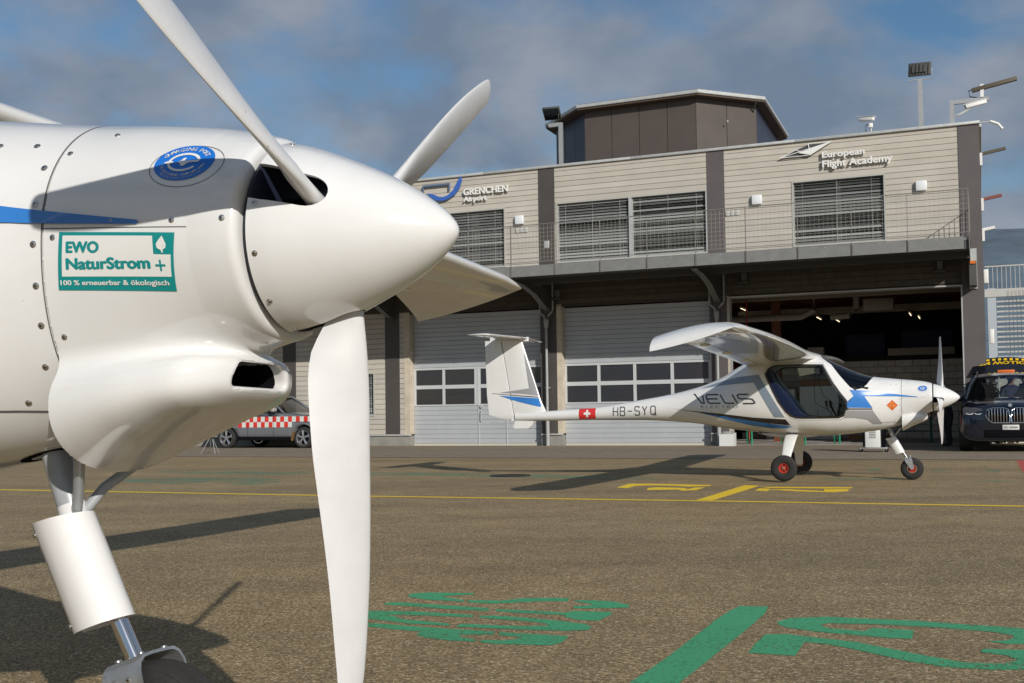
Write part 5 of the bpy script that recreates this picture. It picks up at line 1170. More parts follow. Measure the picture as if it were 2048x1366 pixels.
    tube('gear_strut', [(-.564, 0, .70), (-.508, 0, .555), (-.47, 0, .47)], [.0315, .0265, .026], GREYP, root, 28)
    tube('gear_collar', [(-.512, 0, .566), (-.497, 0, .528)], .0275, WHITE, root, 28)
    for s in (-1, 1):
        tube('strut_brace', [(-.487, s*.012, .556), (-.463, s*.035, .600), (-.40, s*.105, .672)], [.0105, .0105, .0105], GREYP, root, 14)
    # sheet cover folded round the strut, open at the back
    P00, P10, P11, P01 = Vector((-.600, 0, .524)), Vector((-.470, 0, .556)), Vector((-.364, 0, .362)), Vector((-.484, 0, .318))
    secs = []; 
    us = [(0.0, .012), (.06, .020), (.2, .034), (.4, .044), (.6, .048), (.78, .045), (.9, .034), (.97, .018), (1.0, 0)]
    loop = [(u, -w_) for u, w_ in us] + [(u, w_) for u, w_ in us[-2::-1]]
    bm = bmesh.new(); rows = []
    for t in np.linspace(0, 1, 8):
        a = P00.lerp(P01, t); b = P10.lerp(P11, t); rows.append([bm.verts.new(a.lerp(b, u)+Vector((0, w_, 0))) for u, w_ in loop])
    for A, B in zip(rows, rows[1:]):
        for j in range(len(A)-1): bm.faces.new((A[j], A[j+1], B[j+1], B[j]))
    bmesh.ops.recalc_face_normals(bm, faces=bm.faces[:]); r_ = bmesh.ops.solidify(bm, geom=bm.faces[:], thickness=.0014)
    cov = finish(bm, 'strut_cover', mat('cover_white', (.80, .79, .78), .3, coat=.5, noise=.04, nscale=12), root, True, 40)
    for t in (.1, .93):
        p = P00.lerp(P01, t).lerp(P10.lerp(P11, t), .06); screw(cov, (p.x, -.0225, p.z), (-.3, -1, 0), .0042)
    tube('oleo', [(-.44, 0, .44), (-.334, 0, .262)], .0165, CHROME, root, 32)
    # fork: inverted U of bent plate, leaning with the strut
    fx = Vector((1, 0, 0)); down = (Vector((-.275, 0, .1425))-Vector((-.333, 0, .292))).normalized(); fwd = Vector((0, 1, 0)).cross(down)*1.0
    if fwd.x < 0: fwd = -fwd
    top = Vector((-.330, 0, .290)); Lk = .165
    path = [(-.068, Lk), (-.068, .05), (-.066, .028), (-.058, .011), (-.044, .002), (-.02, 0), (.02, 0), (.044, .002), (.058, .011), (.066, .028), (.068, .05), (.068, Lk)]
    bm = bmesh.new(); prev = None; rows = []
    for y, d in path:
        w0 = .040 if d < .06 else .020
        wb = .048 if d < .06 else .020
        c = top+down*d+Vector((0, y, 0)); rows.append((bm.verts.new(c+fwd*w0), bm.verts.new(c-fwd*wb)))
    for (a, b), (c, d) in zip(rows, rows[1:]): bm.faces.new((a, c, d, b))
    bmesh.ops.recalc_face_normals(bm, faces=bm.faces[:]); bmesh.ops.solidify(bm, geom=bm.faces[:], thickness=.006)
    fork = finish(bm, 'fork', ALU, root, True, 30)
    for u, v in ((.028, -.035), (-.032, -.030), (.028, .030), (-.034, .032)): screw(fork, top+fwd*u+Vector((0, v, 0))-down*.002, -down, .0055, 'bolt')
    for u, v in ((-.02, .012), (.012, .014)): screw(fork, top+fwd*u+down*(.025+v)+Vector((0, -.0665, 0)), (0, -1, 0), .005, 'bolt')
    nw = make_wheel(root, (-.2796, 0, .1425), .1425, .055, .050, 7); nw.name = 'nose_wheel'
    # opening the strut comes out of, in the belly skin
    bm = bmesh.new(); n = 24; vs = []
    for i in range(n):
        a = 2*pi*i/n; x = -.565+.070*cos(a); y = .042*sin(a); zt, zb, zw, hw, nu, nl = [float(q) for q in sec(x)]
        vs.append(bm.verts.new((x, y, zw-(zw-zb)*(max(0, 1-(abs(y)/hw)**nl))**(1/nl)-.0012)))
    bm.faces.new(vs); finish(bm, 'strut_opening', BLACK, fus)
    return root
def pose(o, M, t): o.matrix_world = Matrix(((M[0][0], M[0][1], M[0][2], t[0]), (M[1][0], M[1][1], M[1][2], t[1]), (M[2][0], M[2][1], M[2][2], t[2]), (0, 0, 0, 1)))
PA = make_plane()
PB = copy_tree(PA)
pose(PA, [[0.93122, 0.36375, 0.02263], [-0.36417, 0.93116, 0.018], [-0.01453, -0.02501, 0.99958]], [-0.4064656, 2.01332, 0.1988951])
pose(PB, [[0.92883, 0.37043, 0.00761], [-0.37038, 0.92886, -0.0065], [-0.00948, 0.00322, 0.99995]], [5.42769, 14.4505, 0.0])
tag(PA, 'white propeller aircraft close up with teal sticker on its nose cowl', 'aircraft', 'white two-seat electric aircraft on the apron')
tag(PB, 'whole white aircraft with red wheels standing before the open hangar door', 'aircraft', 'white two-seat electric aircraft on the apron')
for c in PB.children:
    if c.name.startswith('spinner'): c.rotation_euler.x = PHI-.2815
def part_of(root, nm): return [c for c in root.children if c.name.split('.')[0] == nm][0]
cowlA, fusB = part_of(PA, 'engine_cowl'), part_of(PB, 'fuselage')
# EWO sticker on the near aircraft
q = [(-.351, 1.060), (-.1215, 1.050), (-.134, .9535), (-.357, .959)]
st = decal('energy_sticker', q, TEAL, cowlA, off=.0012, dx=.02, dz=.015, both=False)
decal('sticker_field', [(-.3435, 1.0535), (-.1640, 1.0460), (-.1640, 1.0148), (-.1315, 1.0135), (-.1365, .9772), (-.3475, .9822)], STWHITE, cowlA, off=.0016, dx=.02, dz=.015, both=False)
text_decal('lettering', 'EWO', (-.3375, 1.0225), .068, TEAL, cowlA, height=.0205, off=.0022, bold=.045, dx=.02, dz=.015, ang=-.03)
text_decal('lettering', 'NaturStrom', (-.3385, .9935), .167, TEAL, cowlA, height=.0205, off=.0022, bold=.04, dx=.02, dz=.015, ang=-.015)
stroke_decal('lettering', [[(-.1625, .9965), (-.1435, .996)], [(-.153, 1.0055), (-.153, .987)]], .0036, TEAL, cowlA, off=.0022)
text_decal('lettering', '100 % erneuerbar & ökologisch', (-.3515, .9645), .208, STWHITE, cowlA, height=.0115, off=.0022, bold=.022, dx=.02, dz=.015, ang=-.018)
decal('leaf', [(-.1480, 1.0170), (-.1490, 1.0215), (-.1560, 1.0250), (-.1575, 1.0320), (-.1520, 1.0390), (-.1455, 1.0455), (-.1420, 1.0385), (-.1385, 1.0310), (-.1400, 1.0245), (-.1465, 1.0220), (-.1455, 1.0170)], STWHITE, cowlA, off=.0022, dx=.02, dz=.01, both=False)
# markings of the far aircraft
fl = decal('swiss_flag', [(-4.795, .935), (-4.54, .944), (-4.535, .796), (-4.79, .786)], RED, fusB, off=.002, dx=.03, dz=.010)
cx, cz = -4.665, .866
stroke_decal('cross_bar', [[(cx-.05, cz), (cx+.05, cz)]], .032, STWHITE, fusB, off=.0040, dx=.03, dz=.008); stroke_decal('cross_bar', [[(cx, cz-.05), (cx, cz+.05)]], .032, STWHITE, fusB, off=.0043, dx=.01, dz=.008)
H = .118
def seg(x, pts, w_=.068): return [(x+a*w_, .835+(x+4.273)*.030+b*H) for a, b in pts]
X0 = -4.268
REG = [seg(X0, [(0, 0), (0, 1)]), seg(X0, [(1, 0), (1, 1)]), seg(X0, [(0, .5), (1, .5)]),
       seg(X0+.105, [(0, 0), (0, 1), (.8, 1), (1, .88), (1, .62), (.8, .52), (0, .52)]), seg(X0+.105, [(.8, .52), (1, .4), (1, .12), (.8, 0), (0, 0)]),
       seg(X0+.215, [(0, .5), (1, .5)]),
       seg(X0+.325, [(1, .85), (.85, 1), (.15, 1), (0, .85), (0, .62), (.15, .52), (.85, .48), (1, .38), (1, .15), (.85, 0), (.15, 0), (0, .15)]),
       seg(X0+.435, [(0, 1), (.5, .5), (1, 1)]), seg(X0+.435, [(.5, .5), (.5, 0)]),
       seg(X0+.560, [(.2, 0), (0, .15), (0, .85), (.2, 1), (.8, 1), (1, .85), (1, .15), (.8, 0), (.2, 0)]), seg(X0+.560, [(.6, .2), (1.15, -.08)])]
stroke_decal('registration', REG, .0135, mat('dark_grey_letters', (.06, .06, .065), .35), fusB, off=.003, dz=.012)
dm = decal('warning_sticker', [(-.567, .966), (-.497, 1.034), (-.428, .966), (-.498, .893)], ORANGE, fusB, off=.0016, dx=.02, dz=.02, both=False)
stroke_decal('warning_border', [[(-.553, .966), (-.497, 1.020), (-.442, .966), (-.498, .907), (-.553, .966), (-.540, .978)], [(-.530, .975), (-.465, .985)], [(-.498, .985), (-.498, .925)], [(-.512, .940), (-.498, .922), (-.485, .94)]], .003, BLK, fusB, off=.0022)

# ---------------------------------------------------------------- vehicles
def gloss(name, col, rough=.18, metal=.0): return mat(name, col, rough, metal=metal, coat=1.0)
def car_wheel(root, x, y, r, w, s, rimm, five=True, name='wheel'):
    t = bmesh.new(); prof = []
    for i in range(20):
        a = 2*pi*i/20; prof.append((w*.5*math.copysign(abs(sin(a))**.5, sin(a)), r-.055+.055*math.copysign(abs(cos(a))**.6, cos(a))))
    alathe(t, prof, 'Y', 40, (x, y, r), close=True); bmesh.ops.recalc_face_normals(t, faces=t.faces[:]); ty = finish(t, name, RUBBER, root, True, 50)
    ri = r-.10
    lathe('rim', [(s*w*.46, ri+.012), (s*w*.47, ri), (s*w*.30, ri-.02), (-s*w*.4, ri-.03), (-s*w*.4, ri+.012)], rimm, ty, 'Y', 32, (x, y, r), caps=False)
    bm = bmesh.new()
    for i in range(5):
        a = i*2*pi/5+.3
        for da in (-.10, .10): atube(bm, [(x+cos(a)*.05, y+s*w*.38, r+sin(a)*.05), (x+cos(a+da)*(ri-.005), y+s*w*.42, r+sin(a+da)*(ri-.005))], [.026, .022], 6)
    alathe(bm, [(s*w*.25, .001), (s*w*.25, .07), (s*w*.44, .06), (s*w*.46, .001)], 'Y', 20, (x, y, r)); bmesh.ops.recalc_face_normals(bm, faces=bm.faces[:]); finish(bm, 'spokes', rimm, ty, True, 40)
    lathe('brake_disc', [(0, .02), (0, ri*.75), (.01, ri*.75), (.01, .02)], BLACK, ty, 'Y', 24, (x, y, r)); return ty
def body_loft(root, name, secs, m, sub=2):
    """secs: list of (x, [(y,z) half outline from bottom centre up over the shoulder to top centre])"""
    bm = bmesh.new(); R_ = []
    for x, pts in secs:
        full = [(y, z) for y, z in pts]+[(-y, z) for y, z in pts[-2:0:-1]]
        R_.append([bm.verts.new((x if not callable(x) else x(z), y, z)) for y, z in full])
    n = len(R_[0])
    for A, B in zip(R_, R_[1:]):
        for j in range(n): bm.faces.new((A[j], A[(j+1) % n], B[(j+1) % n], B[j]))
    bm.faces.new(R_[0]); bm.faces.new(R_[-1][::-1]); bmesh.ops.recalc_face_normals(bm, faces=bm.faces[:])
    o = finish(bm, name, m, root, True, 60)
    if sub:
        md = o.modifiers.new('s', 'SUBSURF'); md.levels = sub; md.render_levels = sub
        dg = bpy.context.evaluated_depsgraph_get(); dg.update(); me = bpy.data.meshes.new_from_object(o.evaluated_get(dg)); o.modifiers.clear(); o.data = me
        for p in me.polygons: p.use_smooth = True
    return o
def arch(o, x, r, half, y0, y1):
    bm = bmesh.new(); alathe(bm, [(y0, r), (y1, r)], 'Y', 32, (x, 0, half)); 
    vs = bm.verts[:]; bm.faces.new(vs[:32]); bm.faces.new(vs[32:][::-1]); bmesh.ops.recalc_face_normals(bm, faces=bm.faces[:])
    c = finish(bm, 'cut', BLACK); c.parent = None; c.matrix_world = o.matrix_world.copy() if False else Matrix.Identity(4)
    # cut in local space
    p = o.parent; o.parent = None; bpy.context.view_layer.update(); boolean(o, c); o.parent = p
    for q in o.data.polygons: q.use_smooth = True

# dark blue SUV, nose towards the camera (local +x forward, y left)
NAVY = gloss('navy_paint', (.002, .0045, .014), .12); CHR = mat('bright_chrome', (.72, .73, .75), .12, metal=1)
NAVYG = glassmat('car_glass', (.01, .015, .02), .50, .02)
bp = bw(*(0, 0)); gc = Vector((10.05, 22.62, 0))
SU = empty('dark_blue_suv', (gc.x, gc.y, 0), 0, label='dark blue off-road car facing forward with its yellow-lettered tailgate raised', cat='car')
SU.rotation_euler = (0, 0, atan2(-cos(TH), sin(TH)))     # local x points out from the facade
def sec_(w, zb, zs, zt, wt=None, crown=.02):
    wt = wt or w*.9
    return [(0, zb), (w*.6, zb), (w*.93, zb+.03), (w, zb+.20), (w, (zb+zs)/2+.05), (w*.985, zs-.06), (wt, zt-.02), (wt*.5, zt+crown), (0, zt+crown*1.3)]
secs = [(0.0, sec_(.80, .28, .70, .78, .66)), (-.06, sec_(.90, .22, .86, .93, .74)), (-.25, sec_(.97, .20, .96, 1.01, .80)), (-.7, sec_(.99, .20, 1.01, 1.06, .84)), (-1.25, sec_(1.0, .20, 1.05, 1.11, .86)), (-2.2, sec_(1.0, .20, 1.06, 1.12, .90)), (-3.4, sec_(1.0, .20, 1.07, 1.13, .90)), (-4.3, sec_(1.0, .22, 1.06, 1.12, .88)), (-4.75, sec_(.97, .28, 1.00, 1.06, .84)), (-4.88, sec_(.90, .34, .9, .98, .80))]
bo = body_loft(SU, 'body', secs, NAVY)
for x in (-.86, -3.83): arch(bo, x, .43, .375, -1.2, 1.2)
for i, m_ in enumerate((NAVY,)): pass
for x in (-.86, -3.83):
    for s in (-1, 1): car_wheel(SU, x, s*.86, .375, .26, s, mat('dark_alloy', (.10, .10, .11), .35, metal=.8))
box('underbody', -4.4, -.45, -.72, .72, .24, .40, BLACK, SU)
# greenhouse: pillars, roof and glass
roofp = [(-1.30, 1.10, .83), (-2.15, 1.60, .66), (-2.6, 1.675, .64), (-3.6, 1.68, .63), (-4.45, 1.60, .62)]
bm = bmesh.new(); R_ = []
for x, z, w in roofp[1:]:
    R_.append([bm.verts.new((x, y*w, z+.02-.05*abs(y)**2.2)) for y in np.linspace(-1, 1, 11)])
for A, B in zip(R_, R_[1:]):
    for j in range(10): bm.faces.new((A[j], A[j+1], B[j+1], B[j]))
bmesh.ops.recalc_face_normals(bm, faces=bm.faces[:]); bmesh.ops.solidify(bm, geom=bm.faces[:], thickness=.03); finish(bm, 'roof', NAVY, SU, True, 50)
for s in (-1, 1):
    tube('pillar', [(-1.22, s*.86, 1.08), (-1.75, s*.765, 1.40), (-2.15, s*.665, 1.585)], .036, NAVY, SU, 8); tube('pillar', [(-2.95, s*.90, 1.08), (-3.0, s*.66, 1.60)], .034, NAVY, SU, 8); tube('pillar', [(-4.6, s*.86, 1.08), (-4.3, s*.62, 1.60)], .05, NAVY, SU, 8)
    mesh('side_window', [(-1.3, s*.885, 1.10), (-4.5, s*.885, 1.10), (-4.2, s*.655, 1.58), (-2.2, s*.665, 1.58)], [(0, 1, 2, 3)], NAVYG, SU)
bm = bmesh.new(); rows = []
for t in np.linspace(0, 1, 7):
    x = -1.18-.97*t; z = 1.09+.50*t+.03*sin(pi*t); w = .84-.17*t; rows.append([bm.verts.new((x-.10*abs(y)**2*(1-.3*t), y*w, z)) for y in np.linspace(-1, 1, 11)])
for A, B in zip(rows, rows[1:]):
    for j in range(10): bm.faces.new((A[j], A[j+1], B[j+1], B[j]))
finish(bm, 'windscreen', NAVYG, SU, True, 60)
box('dashboard', -1.75, -1.3, -.75, .75, .98, 1.10, BLACK, SU, bev=.02)
for s in (-1, 1):
    st_ = prism('seat', [(-2.2, .55), (-2.25, .75), (-2.65, .78), (-2.75, 1.25), (-2.86, 1.25), (-2.85, .55)], s*.38-.22, s*.38+.22, mat('seat_dark', (.02, .02, .022), .8), SU, bev=.03); box('headrest', -2.84, -2.74, s*.38-.12, s*.38+.12, 1.28, 1.44, mat('seat_dark', (.02, .02, .022), .8), st_, bev=.02)
    m_ = box('wing_mirror', -1.62, -1.42, s*1.0-.11, s*1.0+.11, 1.05, 1.21, NAVY, SU, bev=.04); tube('mirror_arm', [(-1.5, s*.86, 1.08), (-1.5, s*.95, 1.1)], .02, NAVY, m_, 6)
# front details
def at_nose(y, z): return .015-.10*(abs(y)/.9)**2.2-.06*max(0, (z-.62)/.3)**2
for s in (-1, 1):
    cy = s*.235; gr = empty('kidney_grille', (0, 0, 0), 0, SU)
    outl = [(cy-.215*s*1, .60), (cy-.225*s, .72), (cy-.20*s, .86), (cy-.12*s, .895), (cy+.10*s, .895), (cy+.20*s, .86), (cy+.225*s, .75), (cy+.17*s, .65), (cy+.10*s, .60)]
    pts = [(at_nose(y, z)+.035, y, z) for y, z in outl]; tube('grille_surround', pts+[pts[0]], .014, CHR, gr, 8)
    prism('grille_mesh', [(y, z) for y, z in outl], -.06, .02, BLACK, gr, axis='X')
    for k in range(7):
        y = cy+(-.165+k*.055); z1 = .885 if abs(y-cy) < .13 else .85; z0 = .605 if (y-cy)*s < .10 else .64
        box('grille_bar', at_nose(y, .8)+.012, at_nose(y, .8)+.055, y-.008, y+.008, z0, z1, CHR, gr, bev=.003)
    hl = prism('headlight', [(s*.50, .80), (s*.54, .89), (s*.84, .93), (s*.90, .90), (s*.88, .76), (s*.62, .755)], -.26, -.035, mat('headlight_dark', (.03, .035, .05), .12, coat=1), SU, axis='X')
    for c in (.60, .76): tube('light_ring', [(-.028-.02*(c-.5), s*(c-.065), .80), (-.024, s*(c-.05), .782), (-.022, s*c, .775), (-.024, s*(c+.05), .782), (-.028, s*(c+.065), .80)], .007, mat('drl_white', (.75, .77, .8), .2), hl, 6)
    tube('light_trim', [(-.03, s*.52, .875), (-.045, s*.88, .915)], .004, CHR, hl, 6)
    prism('air_intake', [(s*.55, .34), (s*.60, .52), (s*.86, .55), (s*.88, .36)], -.25, -.05, BLACK, SU, axis='X'); tube('intake_trim', [(-.035, s*.66, .60), (-.06, s*.86, .605)], .007, CHR, SU, 6)
box('lower_intake', -.2, .012, -.50, .50, .30, .46, BLACK, SU, bev=.02)
lathe('bonnet_badge', [(0, .001), (0, .030), (.006, .036), (.006, .001)], mat('badge', (.45, .50, .58), .25, metal=.6), SU, 'X', 24, (-.015, 0, .955))
NP = box('number_plate', .02, .032, -.155, .155, .455, .558, mat('plate_white', (.62, .62, .60), .5), SU, bev=.006)
me = text_mesh('SO 144068', .075, bold=.01, res=2)
co = np.array([v.co[:] for v in me.vertices]); c0 = (co.max(0)+co.min(0))/2; k_ = .25/(co[:, 0].max()-co[:, 0].min())
for v in me.vertices: v.co = (.0335, (v.co.x-c0[0])*k_, .507+(v.co.y-c0[1])*k_*1.0)
me.materials.append(BLK); o = bpy.data.objects.new('plate_text', me); link(o, NP)
# raised tailgate
YP = mat('gate_yellow', (.72, .46, .01), .45)
TG = empty('tailgate', (-4.3, 0, 1.70), 0, SU)
bm = bmesh.new(); rows = []
for t in np.linspace(0, 1, 5):
    rows.append([bm.verts.new((-.10-.85*t, y*(.69-.02*t), .02+.33*t+.09*(1-abs(y)**2)*t)) for y in np.linspace(-1, 1, 15)])
for A, B in zip(rows, rows[1:]):
    for j in range(14): bm.faces.new((A[j], A[j+1], B[j+1], B[j]))
bmesh.ops.recalc_face_normals(bm, faces=bm.faces[:]); bmesh.ops.solidify(bm, geom=bm.faces[:], thickness=.05); finish(bm, 'gate_panel', mat('gate_black', (.006, .007, .010), .25, coat=1), TG, True, 50)
# its upper edge stands up as a lip that carries the lettering, seen over the roof
bm = bmesh.new(); lo_, hi_ = [], []
for y in np.linspace(-1, 1, 21):
    w = .70; lo_.append(bm.verts.new((-.02, y*w, .03))); hi_.append(bm.verts.new((-.30, y*w*1.0, .315+.085*(1-abs(y)**2.2))))
for j in range(20): bm.faces.new((lo_[j], lo_[j+1], hi_[j+1], hi_[j]))
bmesh.ops.recalc_face_normals(bm, faces=bm.faces[:]); bmesh.ops.solidify(bm, geom=bm.faces[:], thickness=.02); finish(bm, 'gate_outer_skin', mat('gate_black', (.006, .007, .010), .25, coat=1), TG, True, 50)
def on_gate(y, t):     # t 0..1 up the lip
    top = .315+.085*(1-min(1, abs(y)/.7)**2.2); return Vector((-.02-.28*t+.010, y, .03+(top-.03)*t+.009))
for i in range(-4, 5):
    y = i*.128+.03; q = [on_gate(y-.034, .80), on_gate(y+.034, .80), on_gate(y+.034, .93), on_gate(y-.034, .93)]
    mesh('yellow_square', q, [(0, 1, 2, 3)], YP, TG)
def gate_text(s, y0, width, t0, t1):
    me = text_mesh(s, 1, bold=.03, res=2); co = np.array([v.co[:] for v in me.vertices]); mn, mx_ = co.min(0), co.max(0)
    for v in me.vertices:
        a = (v.co.x-mn[0])/(mx_[0]-mn[0]); b = (v.co.y-mn[1])/(mx_[1]-mn[1]); p = on_gate(y0+width*(1-a)*1.0, t0+(t1-t0)*(1-b)); v.co = p
    me.materials.append(YP); o = bpy.data.objects.new('gate_lettering', me); link(o, TG)
gate_text('FOLLOW ME', -.56, 1.12, .54, .75)
ob = box('roof_beacon', -3.0, -2.86, -.18, .18, 1.70, 1.755, mat('beacon_orange', (.70, .16, .02), .3, coat=1), SU, bev=.012)
for s in (-1, 1): tube('roof_rail', [(-2.3, s*.60, 1.66), (-2.5, s*.61, 1.71), (-4.0, s*.60, 1.71), (-4.2, s*.59, 1.66)], .014, mat('rail_satin', (.25, .24, .22), .35, metal=.8), SU, 8)

# silver-grey airport service car, side on, nose to the right (local +x forward)
SILV = gloss('silver_grey', (.20, .215, .235), .28, metal=.35); SILV2 = mat('lower_trim_grey', (.12, .12, .118), .5)
p = bw(-7.9+.0, -1.9-.86)
CV = empty('service_car', (0, 0, 0), TH, label='silver-grey off-road car with a red and white chequered band, partly behind the near propeller', cat='car')
wr, wf = -8.312, -5.652; cc_ = bw((wr+wf)/2, -1.15); CV.location = (cc_.x, cc_.y, -.01)
hb = (wf-wr)/2
def s2(w, zb, zs, zt, wt): return [(0, zb), (w*.6, zb), (w*.95, zb+.02), (w, zb+.16), (w, (zb+zs)/2+.05), (w*.985, zs-.05), (wt, zt-.01), (wt*.5, zt+.01), (0, zt+.015)]
secs = [(2.12, s2(.60, .36, .66, .74, .50)), (2.05, s2(.75, .30, .80, .86, .60)), (1.85, s2(.86, .26, .90, .95, .70)), (1.2, s2(.89, .26, .97, 1.01, .76)), (.55, s2(.90, .26, 1.01, 1.06, .80)), (-.6, s2(.90, .26, 1.02, 1.06, .82)), (-1.6, s2(.90, .27, 1.02, 1.06, .82)), (-2.05, s2(.87, .30, 1.00, 1.04, .80)), (-2.2, s2(.78, .36, .9, .96, .72))]
b2 = body_loft(CV, 'body', secs, SILV)
for x in (hb, -hb): arch(b2, x, .385, .31, -1.2, 1.2)
for x in (hb, -hb):
    for s in (-1, 1): car_wheel(CV, x, s*.79, .31, .21, s, mat('alloy_bright', (.62, .62, .63), .25, metal=.9))
box('underbody', -1.8, 1.8, -.66, .66, .24, .38, BLACK, CV); 
for s in (-1, 1):
    prism('sill_trim', [(-.93, .24), (.93, .24), (.93, .335), (-.93, .345)], s*.885-.02, s*.885+.02, BLACK, CV, bev=.006)
    prism('mud_flap_trim', [(.93, .24), (.99, .22), (1.06, .48), (.98, .50)], s*.875-.02, s*.875+.02, mat('rust_brown', (.16, .09, .03), .7), CV)
# greenhouse
for s in (-1, 1):
    tube('pillar', [(.62, s*.79, 1.03), (.15, s*.70, 1.38), (-.05, s*.66, 1.50)], .032, SILV, CV, 8); tube('pillar', [(-.45, s*.84, 1.05), (-.5, s*.68, 1.5)], .03, BLACK, CV, 8); tube('pillar', [(-1.95, s*.82, 1.04), (-1.7, s*.66, 1.5)], .04, SILV, CV, 8)
    mesh('side_window', [(.55, s*.845, 1.045), (-1.95, s*.845, 1.045), (-1.7, s*.69, 1.49), (-.02, s*.69, 1.49)], [(0, 1, 2, 3)], NAVYG, CV)
    wm = box('wing_mirror', .33, .47, s*.98-.10, s*.98+.10, 1.06, 1.19, mat('mirror_silver', (.5, .5, .5), .3, metal=.5), CV, bev=.035)
    bm = bmesh.new(); 
bm = bmesh.new(); rows = []
for t in np.linspace(0, 1, 5): rows.append([bm.verts.new((.70-.74*t-.08*abs(y)**2, y*(.78-.12*t), 1.04+.46*t+.02*sin(pi*t))) for y in np.linspace(-1, 1, 9)])
for A, B in zip(rows, rows[1:]):
    for j in range(8): bm.faces.new((A[j], A[j+1], B[j+1], B[j]))
finish(bm, 'windscreen', NAVYG, CV, True, 60)
bm = bmesh.new(); abox(bm, -1.75, -.02, -.67, .67, 1.49, 1.53); bmesh.ops.bevel(bm, geom=bm.edges[:], offset=.02, segments=2, affect='EDGES'); finish(bm, 'roof', SILV, CV, True)
box('dashboard', .35, .7, -.68, .68, .95, 1.05, BLACK, CV); 
for s in (-1, 1): prism('seat', [(.05, .5), (0, .75), (-.4, .78), (-.5, 1.3), (-.62, 1.3), (-.6, .5)], s*.36-.2, s*.36+.2, mat('seat_dark', (.02, .02, .022), .8), CV, bev=.03)
tube('steering_wheel', [(.30+.0*cos(a), -.36+.17*cos(a), 1.02+.15*sin(a)) for a in np.linspace(0, 2*pi, 17)], .014, BLACK, CV, 6)
CR_, CW = mat('check_red', (.62, .035, .025), .4), mat('check_white', (.62, .66, .62), .4)
for r in range(2):
    for i in range(24):
        x = -1.55+i*.133; z0 = .615+r*.155-.002*i*.0
        if x < -hb+.40 or x > hb+.22: continue
        top = z0+.153; 
        if x > hb-.48 and r == 0: continue
        if x > hb-.40 and r == 1 and z0 < .72: continue
        bm = bmesh.new(); yy = -.9045; bm.faces.new([bm.verts.new(q) for q in ((x, yy, z0), (x+.133, yy, z0), (x+.133, yy+.002, top), (x, yy+.002, top))]); finish(bm, 'check_patch', CR_ if (i+r) % 2 else CW, CV)
me = text_mesh('FLUGHAFEN GRENCHEN', 1, bold=.01, res=2, shear=.2); co = np.array([v.co[:] for v in me.vertices]); mn, mx_ = co.min(0), co.max(0)
for v in me.vertices: v.co = (-1.42+(v.co.x-mn[0])/(mx_[0]-mn[0])*1.90, -.8995+(v.co.y-mn[1])*.01, .932+(v.co.y-mn[1])/(mx_[1]-mn[1])*.062)
me.materials.append(BLK); o = bpy.data.objects.new('door_lettering', me); link(o, CV)
for x in (.35, -.55): box('door_gap', x-.004, x+.004, -.9045, -.9035, .36, .98, BLACK, CV)

# red fire engine behind the panes
def engine(u, name_lab, num=None):
    E_ = empty('fire_engine', bw(u, .75), TH, label=name_lab, cat='fire engine', group='fire engines inside the hangar')
    RD = gloss('fire_red', (.50, .02, .015), .3); WT = mat('engine_white', (.7, .7, .68), .4)
    box('body', -1.15, 1.15, .9, 6.2, .55, 2.75, RD, E_, bev=.06); cb = box('cab', -1.12, 1.12, 0, .9, .55, 2.6, RD, E_, bev=.10)
    box('windscreen', -.98, .98, -.012, -.002, 1.75, 2.45, GLASSD, cb); box('stripe', -1.13, 1.13, -.010, -.002, 1.38, 1.50, mat('engine_yellow', (.55, .55, .12), .4), cb); box('stripe', -1.13, 1.13, -.010, -.002, 1.56, 1.64, WT, cb); box('bumper', -1.15, 1.15, -.15, .0, .45, .75, WT, E_, bev=.03)
    for s in (-1, 1): box('headlight', s*.85-.14, s*.85+.14, -.17, -.151, .8, .95, WT, E_); tube('wheel', [(s*.95-.15, .9, .45), (s*.95+.15, .9, .45)], .45, RUBBER, E_, 24); tube('wheel', [(s*.95-.15, 4.6, .45), (s*.95+.15, 4.6, .45)], .45, RUBBER, E_, 24)
    if num: lettering('number', num, WT, cb, Matrix.Translation((.42, -.02, 1.18)) @ Matrix.Rotation(pi/2, 4, 'X'), .62, .01, bold=.03)
engine(-2.1, 'red fire engine with a white figure 4 seen through the left hangar door panes', '4'); engine(3.9, 'red fire engine with pale stripes seen through the middle hangar door panes')

